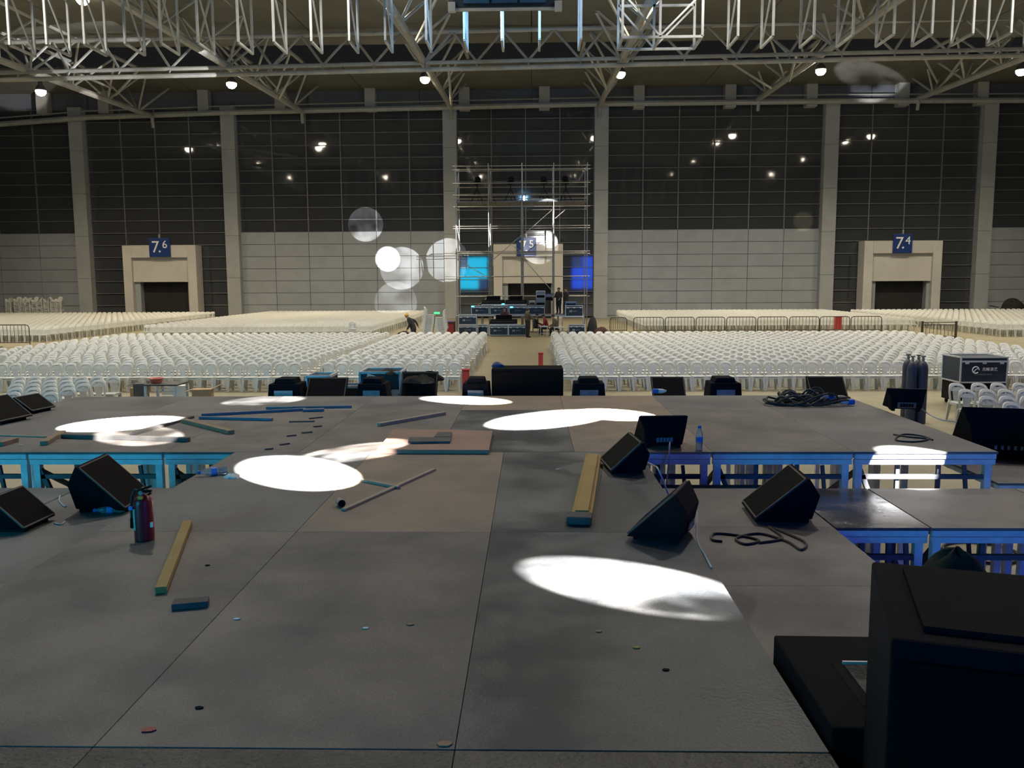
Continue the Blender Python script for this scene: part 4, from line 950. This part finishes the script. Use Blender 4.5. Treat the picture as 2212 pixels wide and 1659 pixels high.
for k, px in enumerate((1031, 1103, 1175, 1222)):
    c = oy(px, 420, 59.6)
    o = thing('followspot', 'black followspot on a tripod on the scaffold platform, %s from the left' % nth(k+1), 'stage light', (c.x, 59.6, zp-.02), RNG.uniform(-.3, .3), 'followspots on the scaffold platform')
    for t in (.5, 2.6, 4.7): MB().tube((.5*math.cos(t), .5*math.sin(t), 0), (0, 0, .95), .03, 6).build('leg', K['rubber'], o)
    MB().tube((0, 0, .85), (0, 0, 1.25), .04, 8).build('column', K['rubber'], o, smooth=True)
    M_ = Matrix.Translation((0, 0, 1.42)) @ Matrix.Rotation(PI/2-.15, 4, 'X')
    hd = MB().lathe([(.12, -.5), (.17, -.45), (.17, .3), (.21, .34), (.21, .46), (.18, .46)], 14, M_).build('lamp_head', K['black'], o, smooth=True)
    MB().bar((-.22, 0, 1.2), (-.22, 0, 1.45), .04).build('yoke', K['rubber'], o); MB().bar((.22, 0, 1.2), (.22, 0, 1.45), .04).build('yoke', K['rubber'], o); MB().bar((-.22, 0, 1.2), (.22, 0, 1.2), .04).build('yoke', K['rubber'], o)
c = oy(1183, 426, 59.0); lump('yellow_bag', (c.x, 59.0, zp), .18, .14, .16, K['helmet'], 2, 'small yellow bag on the scaffold platform', 'bag', .1)

# ================================================================== BARRIERS, SMALL THINGS IN THE HALL
def barrier(px0, px1, ptop, Y, label, square=False):
    a, b = oy(px0, ptop, Y), oy(px1, ptop, Y); w_ = b.x-a.x; h = a.z
    o = thing('crowd_barrier', label, 'barrier', (a.x, Y, 0), group='steel crowd barriers'); r = .026
    if square:
        for x in (0, w_): box(x-.05, x+.05, -.05, .05, 0, h).build('post', K['fence'], o)
        MB().tube((0, 0, h-.06), (w_, 0, h-.06), r, 6).build('rail', K['fence'], o); MB().tube((0, 0, h-.2), (w_, 0, h-.2), r, 6).build('rail', K['fence'], o); MB().tube((0, 0, .2), (w_, 0, .2), r, 6).build('rail', K['fence'], o)
    else:
        q = .16
        MB().path([(0, 0, .0), (0, 0, h-q), (q*.3, 0, h-q*.3), (q, 0, h), (w_-q, 0, h), (w_-q*.3, 0, h-q*.3), (w_, 0, h-q), (w_, 0, 0)], r, 6).build('outer_frame', K['fence'], o, smooth=True)
        MB().tube((0, 0, .25), (w_, 0, .25), r, 6).build('rail', K['fence'], o)
        for x in (.1, w_-.1): MB().bar((x, -.3, .02), (x, .3, .02), .05, .03).build('foot', K['fence'], o)
    n = 9
    for k in range(1, n): MB().tube((w_*k/n, 0, .22), (w_*k/n, 0, h-(.2 if square else 0)), .014, 6).build('bar', K['fence'], o)
for k, (a, b) in enumerate(((1318, 1354), (1369, 1433), (1437, 1500), (1504, 1566), (1570, 1633), (1637, 1701), (1706, 1770), (1772, 1836), (1839, 1905))):
    barrier(a, b, 686-.5*k*.6, 54.5, 'steel crowd barrier in the row behind the right chairs, %s from the left' % nth(k+1))
barrier(-10, 62, 702, 45.0, 'steel crowd barrier at the far left edge of the hall'); barrier(1993, 2066, 694, 48.5, 'square-posted steel barrier standing alone among the right chairs', True)
def redthing(px0, px1, pt, pb, z_on_floor_Y, label, name):
    a, b = oy(px0, pb, z_on_floor_Y), oy(px1, pt, z_on_floor_Y); w_ = b.x-a.x
    o = thing(name, label, 'box', ((a.x+b.x)/2, z_on_floor_Y, max(0, a.z)))
    h = b.z-max(0, a.z)
    box(-w_/2, w_/2, -w_/2, w_/2, 0, h).build('body', K['redpost'], o, bevel=.02); box(-w_/2-.01, w_/2+.01, -w_/2-.01, w_/2+.01, h, h+.04).build('lid', K['redpost'], o, bevel=.01)
redthing(1163, 1173, 764, 812, oz(1168, 815, 0).y, 'tall thin red box standing in the centre aisle', 'red_post'); redthing(999, 1014, 800, 848, oz(1006, 850, 0).y, 'red box standing by the aisle near the stage', 'red_box'); redthing(1803, 1817, 685, 712, 56, 'red box behind the barriers at right', 'red_box')
# gas cylinders
gy = 20.0; c = oy(1977, 800, gy)
for k, (dx, dy, hh) in enumerate(((-.12, -.12, 1.50), (.12, -.12, 1.50), (-.12, .12, 1.52), (.12, .12, 1.51))):
    o = thing('gas_cylinder', 'dark blue gas cylinder in the bundle beside the right stage corner, %s' % ('front left', 'front right', 'rear left', 'rear right')[k], 'gas cylinder', (c.x+dx, gy+dy, 0), group='gas cylinders by the stage')
    MB().lathe([(.10, 0), (.112, .02), (.115, .05), (.115, hh-.22), (.10, hh-.13), (.06, hh-.06), (.035, hh-.04)], 18).build('shell', K['gas'], o, smooth=True)
    MB().lathe([(.03, hh-.05), (.03, hh), (.02, hh+.06)], 10).build('valve', K['galv'], o, smooth=True); MB().tube((-.05, 0, hh+.07), (.05, 0, hh+.07), .02, 8).build('hand_wheel', K['galv'], o); MB().tube((0, -.06, hh+.02), (0, 0, hh+.02), .014, 8).build('outlet', K['galv'], o)
# logo case at right
cy = 22.6; a, b = oy(2074, 822, cy), oy(2177, 772, cy)
o = case((a.x+b.x)/2, cy, a.z-.05, b.x-a.x, b.z-a.z+.05, 1.0, 'blue-lit flight case with round logo behind the right-hand chairs', logo='', group='logo case', name='flight_case'); del o['group']
hh = b.z-a.z+.05; ww = (b.x-a.x)/2
lg = MB().path([(-.22+.085*math.cos(t), -.02, hh*.50+.085*math.sin(t)) for t in [i*2*PI/24 for i in range(22)]], .014, 6).build('logo_ring', K['white'], o)
MB().path([(-.27, -.02, hh*.42), (-.22, -.02, hh*.52), (-.16, -.02, hh*.57)], .012, 6).build('logo_swirl', K['white'], o)
try: link('logo_lettering', text_mesh('光峰演艺', .10, .003, K['white']), o, (.15, -.015, hh*.52), (PI/2, 0, 0))
except Exception as ex: print('text', ex)
for k in range(11): box(-.24+k*.042, -.212+k*.042, -.016, -.01, hh*.30, hh*.345).build('small_print', K['plate'], o)
t = thing('case_dolly', 'dark dolly carrying the blue-lit logo case', 'dolly', ((a.x+b.x)/2, cy, 0))
box(-ww, ww, .02, .98, .12, a.z-.08).build('platform', K['rubber'], t)
for xx in (-ww*.85, ww*.85):
    for yy in (.12, .88): MB().lathe([(.055, -.02), (.06, -.015), (.06, .015), (.055, .02)], 12, Matrix.Translation((xx, yy, .06)) @ Matrix.Rotation(PI/2, 4, 'Y')).build('castor', K['rubber'], t)
# work table with red basin and boxes behind the stage at left
ty = 22.0; a, b = oy(320, 828, ty), oy(392, 828, ty); h = a.z; w_ = b.x-a.x
o = thing('work_table', 'grey work table behind the stage at left', 'table', ((a.x+b.x)/2, ty, 0))
box(-w_/2, w_/2, -.3, .5, h-.04, h).build('table_top', K['woodgrey'], o)
for x in (-w_/2+.04, w_/2-.04):
    for y in (-.26, .46): box(x-.03, x+.03, y-.03, y+.03, 0, h-.04).build('leg', K['alu'], o)
for k in range(4): box(w_*.05, w_/2-.03, -.31, -.29, h-.12-k*.07, h-.09-k*.07).build('shelf_slat', K['alu'], o)
c = oy(338, 826, ty); o = MB().lathe([(.12, 0), (.13, .005), (.17, .13), (.185, .135), (.175, .14), (.16, .125), (.12, .02)], 20).build('washing_basin', K['basin'], None, (c.x, ty, h+.001), smooth=True); tag(o, 'red plastic basin on the work table', 'basin')
def carton(px0, px1, pt, Y, label, m_='card', flap=True, rz=.2):
    a, b = oy(px0, pt, Y), oy(px1, pt, Y); w_ = b.x-a.x; h = a.z
    o = thing('carton', label, 'box', ((a.x+b.x)/2, Y, 0), rz); box(-w_/2, w_/2, -w_*.4, w_*.4, 0, h).build('box_body', K[m_], o)
    if flap:
        MB().bar((-w_/2, 0, h), (-w_/2-.18, 0, h-.06), w_*.8, .01, up=(0, 0, 1)).build('flap', K[m_], o); MB().bar((w_/2, 0, h), (w_/2+.2, 0, h+.10), w_*.8, .01).build('flap', K[m_], o)
carton(291, 318, 828, 22.6, 'grey-sided box left of the work table', 'woodgrey'); carton(282, 294, 838, 23.2, 'small open brown carton at the left of the table'); carton(418, 458, 840, 21.8, 'open brown carton with raised flap right of the work table'); carton(376, 405, 832, 22.9, 'white carton behind the work table', 'paper', False)
# blue case behind the lip speakers, paper-strewn case, clothes
a, b = oy(662, 822, 13.2), oy(711, 814, 13.2)
case((a.x+b.x)/2, 13.2, 0, b.x-a.x, a.z+.06, .5, 'blue-lit flight case top behind the second lip speaker', logo='', group='cases behind the lip'); a, b = oy(778, 835, 13.4), oy(864, 805, 13.4)
case((a.x+b.x)/2, 13.4, 0, b.x-a.x, b.z, .6, 'paper-strewn blue flight case behind the lip speakers', logo='', group='cases behind the lip')
a, b = oy(735, 836, 13.0), oy(775, 836, 13.0)
case((a.x+b.x)/2, 13.0, 0, b.x-a.x, a.z, .38, 'small grey metal trolley between the lip speakers', logo='', group='cases behind the lip')
for px, py, Y, sx, sz, m_, lb in ((905, 818, 11.95, .24, .09, 'cloth', 'heap of dark clothes on the lip speaker, front'), (925, 812, 12.15, .20, .13, 'cloth', 'heap of olive clothes on the lip speaker, rear'), (845, 803, 13.5, .12, .06, 'cloth', 'small olive cap on the paper-strewn case'), (838, 803, 13.7, .20, .10, 'jk_black', 'black jacket heaped on the paper-strewn case')):
    c = oy(px, py, Y); lump('clothes_heap', (c.x, Y, c.z-sz*.55), sx, .2, sz, K[m_], int(px), lb, 'clothes', .22)
c = oy(804, 816, 13.3); tag(MB().hexa([(-.10, 0, -.04), (.12, 0, -.02), (.12, .02, -.02), (-.10, .02, -.04), (-.08, .05, .06), (.10, .05, .0), (.10, .06, .0), (-.08, .06, .06)]).build('paper_sheet', K['paper'], None, (c.x, 13.3, c.z)), 'folded white paper on the dark blue case', 'paper')
# dark cart near the right wall
c = oy(2185, 690, 77.3); o = thing('covered_cart', 'dark covered cart at the right beyond the chairs', 'cart', (c.x, 77.3, 0))
lump('cover', (0, 0, .35), 1.1, .7, 1.3, K['cloth'], 21, parent=o, amp=.12); box(-1.2, 1.2, -.5, .5, .22, .36).build('bed', K['rubber'], o)
for x in (-.9, .9): MB().lathe([(.18, -.05), (.2, 0), (.18, .05)], 14, Matrix.Translation((x, -.45, .2)) @ Matrix.Rotation(PI/2, 4, 'X')).build('wheel', K['rubber'], o)
MB().tube((-1.2, 0, .9), (-2.0, 0, 1.05), .04, 6).build('handle', K['rubber'], o)
lump('black_heap', (oy(872, 722, 44.6).x, 44.6, 0), .75, .5, .75, K['cloth'], 31, 'heap of black sacks at the end of the left chairs', 'bundle', .2)
# ================================================================== PEOPLE
def rotp(p, piv, ax, ang):
    return Matrix.Rotation(ang, 3, ax) @ (Vector(p)-Vector(piv))+Vector(piv)
def person(label, loc, rotz, pose='stand', jacket='jk_black', hat=None, lean=0., arms=None, hairc='hair'):
    o = thing('person', label, 'person', loc, rotz)
    J = {}
    def put(n, p, r, par, m_): J[n] = [Vector(p), r, par, m_]
    put('pelvis', (0, 0, .95), .135, None, 'trouser'); put('waist', (0, 0, 1.08), .125, 'pelvis', 'jacket'); put('chest', (0, .01, 1.30), .155, 'waist', 'jacket'); put('collar', (0, .01, 1.45), .085, 'chest', 'jacket')
    put('neck', (0, 0, 1.51), .055, 'collar', 'skin'); put('jaw', (0, -.02, 1.575), .072, 'neck', 'skin'); put('head', (0, -.005, 1.655), .092, 'jaw', 'skin'); put('crown', (0, .005, 1.715), .062, 'head', 'skin'); put('nose', (0, -.112, 1.63), .014, 'head', 'skin')
    for s_, n in ((-1, 'l'), (1, 'r')):
        put('ear'+n, (s_*.098, .005, 1.635), .014, 'head', 'skin')
        put('sh'+n, (s_*.19, .01, 1.41), .072, 'chest', 'jacket'); put('el'+n, (s_*.245, .03, 1.13), .052, 'sh'+n, 'jacket'); put('wr'+n, (s_*.25, -.06, .90), .035, 'el'+n, 'jacket')
        put('palm'+n, (s_*.245, -.09, .83), .034, 'wr'+n, 'skin')
        for k, (dx, l) in enumerate(((-.024, .070), (-.008, .082), (.008, .078), (.024, .062))):
            put('f%d%s' % (k, n), (s_*.245, -.115+dx, .765), .010, 'palm'+n, 'skin'); put('t%d%s' % (k, n), (s_*.235, -.11+dx*1.1, .765-l*.6), .008, 'f%d%s' % (k, n), 'skin')
        put('th'+n, (s_*.225, -.14, .80), .011, 'palm'+n, 'skin')
        put('hip'+n, (s_*.095, 0, .88), .10, 'pelvis', 'trouser'); put('kn'+n, (s_*.105, -.02, .50), .066, 'hip'+n, 'trouser'); put('an'+n, (s_*.11, .02, .10), .045, 'kn'+n, 'trouser'); put('heel'+n, (s_*.11, .02, .045), .042, 'an'+n, 'shoe'); put('toe'+n, (s_*.12, -.16, .035), .034, 'heel'+n, 'shoe')
    upper = [n for n in J if n not in ('pelvis',) and not n.startswith(('hip', 'kn', 'an', 'heel', 'toe'))]
    arm = lambda s_: [n for n in J if n[-1] == s_ and n[:2] in ('el', 'wr', 'pa', 'f0', 'f1', 'f2', 'f3', 't0', 't1', 't2', 't3', 'th')]
    if arms:
        for s_, (a1, a2) in arms.items():
            piv = J['sh'+s_][0].copy()
            for n in arm(s_): J[n][0] = rotp(J[n][0], piv, 'X', a1)
            piv = J['el'+s_][0].copy()
            for n in arm(s_)[1:]: J[n][0] = rotp(J[n][0], piv, 'X', a2)
    if lean:
        for n in upper: J[n][0] = rotp(J[n][0], (0, 0, .95), 'X', lean)
    if pose == 'sit':
        for n in ('l', 'r'):
            s_ = -1 if n == 'l' else 1; piv = J['hip'+n][0].copy()
            for q in ('kn', 'an', 'heel', 'toe'): J[q+n][0] = rotp(J[q+n][0], piv, 'X', -1.45)
            piv = J['kn'+n][0].copy()
            for q in ('an', 'heel', 'toe'): J[q+n][0] = rotp(J[q+n][0], piv, 'X', 1.45)
        for n in J: J[n][0].z -= .42
    names = list(J); idx = {n: i for i, n in enumerate(names)}
    me = bpy.data.meshes.new('skeleton'); me.from_pydata([tuple(J[n][0]) for n in names], [(idx[J[n][2]], idx[n]) for n in names if J[n][2]], [])
    t = bpy.data.objects.new('skeleton', me); COL.objects.link(t)
    sk = t.modifiers.new('skin', 'SKIN'); sk.use_smooth_shade = True; sd = t.modifiers.new('sub', 'SUBSURF'); sd.levels = 1; sd.render_levels = 1
    dat = me.skin_vertices[0].data
    for n in names:
        r = J[n][1]*(1.42 if n not in ('head', 'crown', 'jaw', 'nose', 'neck') and not n.startswith(('f0', 'f1', 'f2', 'f3', 't0', 't1', 't2', 't3', 'th', 'ear')) else 1.15); fl = .82 if n in ('waist', 'chest', 'pelvis') else 1.
        dat[idx[n]].radius = (r*(1.12 if n in ('chest', 'waist') else 1), r*fl); dat[idx[n]].use_root = (n == 'pelvis')
    bpy.context.view_layer.update()
    bm_ = bpy.data.meshes.new_from_object(t.evaluated_get(bpy.context.evaluated_depsgraph_get())); bpy.data.objects.remove(t, do_unlink=True)
    bm_.materials.clear(); keys = ['skin', 'jacket', 'trouser', 'shoe']
    for k in keys: bm_.materials.append(K[jacket if k == 'jacket' else k])
    pts = np.array([tuple(J[n][0]) for n in names]); rad = np.array([J[n][1] for n in names])
    for p in bm_.polygons:
        dd = np.linalg.norm(pts-np.array(p.center), axis=1)-rad*.6
        p.material_index = keys.index(J[names[int(dd.argmin())]][3]); p.use_smooth = True
    link('body', bm_, o)
    hd = J['head'][0]; ax = (J['crown'][0]-J['jaw'][0]).normalized(); q = Vector((0, 0, 1)).rotation_difference(ax).to_matrix().to_4x4()
    prof = [(.101, -.02), (.105, .03), (.095, .07), (.06, .10), (.01, .112)]
    M_ = Matrix.Translation(hd+Vector((0, .012, .0))) @ q
    if hat:
        h_ = MB().lathe([(.135, .005), (.132, .015), (.115, .02), (.112, .06), (.09, .11), (.04, .135), (.01, .138)], 18, M_).build('helmet', K[hat], o, smooth=True)
    else: MB().lathe(prof, 14, M_).build('hair', K[hairc], o, smooth=True)
    for s_ in (-1, 1):
        e = M_ @ Vector((s_*.034, -.103, -.012)); MB().lathe([(.004, -.009), (.011, 0), (.004, .009)], 8, Matrix.Translation(e)).build('eye', K['hair'], o)
    MB().bar(M_ @ Vector((-.024, -.086, -.075)), M_ @ Vector((.024, -.086, -.075)), .010).build('mouth', K['jk_maroon'], o)
    return o
c = oz(1140, 729, 0)
person('standing man in a brown jacket in front of the mixing desk', (c.x, c.y, 0), PI/2+.5, jacket='jk_brown', arms={'l': (-.5, -.6), 'r': (-.35, -.7)}, hairc='hair')
c = oy(1090, 690, 54.6); person('man in a maroon jacket behind the mixing console', (c.x, 54.6, -.02), 0, jacket='jk_maroon', arms={'l': (-.5, -.8), 'r': (-.5, -.8)})
RZp = RZ_-.01
c = oy(1207, 650, 57.9); person('standing person in black on the riser, left of the pair', (c.x, 58.0, RZp), -.6, jacket='jk_black', arms={'l': (-.2, -1.), 'r': (-.2, -.5)})
c = oy(1223, 650, 57.5); person('standing person in black on the riser, right of the pair', (c.x, 57.6, RZp), -1.2, jacket='jk_black')
c = oy(1182, 690, 54.2); person('seated person in a red jacket leaning forward', (c.x, 54.2, 0), -PI/2-.1, 'sit', 'jk_red', lean=.35, arms={'l': (-.5, -.6), 'r': (-.5, -.6)})
c = oy(1202, 690, 53.5); person('seated person in a dark olive jacket facing the red one', (c.x, 53.5, 0), -PI/2+.1, 'sit', 'jk_brown', lean=.3, arms={'l': (-.5, -.6), 'r': (-.5, -.6)})
c = oy(1156, 690, 55.3); person('seated person in black beside the red jacket', (c.x, 55.3, 0), PI*.6, 'sit', 'jk_black', lean=.2, arms={'l': (-.3, -.8), 'r': (-.3, -.8)})
c = oy(893, 690, 46.2); person('worker in a yellow helmet bending by the chair stacks', (c.x, 46.2, 0), -PI/2-.2, jacket='jk_black', hat='helmet', lean=.55, arms={'l': (.6, -.3), 'r': (-.2, -.5)})
for px, Y, lb in ((1182, 54.2, 'dark stool under the red-jacketed person'), (1202, 53.5, 'dark stool under the olive-jacketed person'), (1156, 55.3, 'dark stool under the black-clad seated person')):
    c = oy(px, 700, Y); o = thing('stool', lb, 'stool', (c.x+.02, Y, 0)); box(-.17, .17, -.17, .17, .36, .40).build('seat', K['rubber'], o)
    for x in (-.14, .14):
        for y in (-.14, .14): MB().tube((x, y, 0), (x, y, .36), .015, 6).build('leg', K['galv'], o)
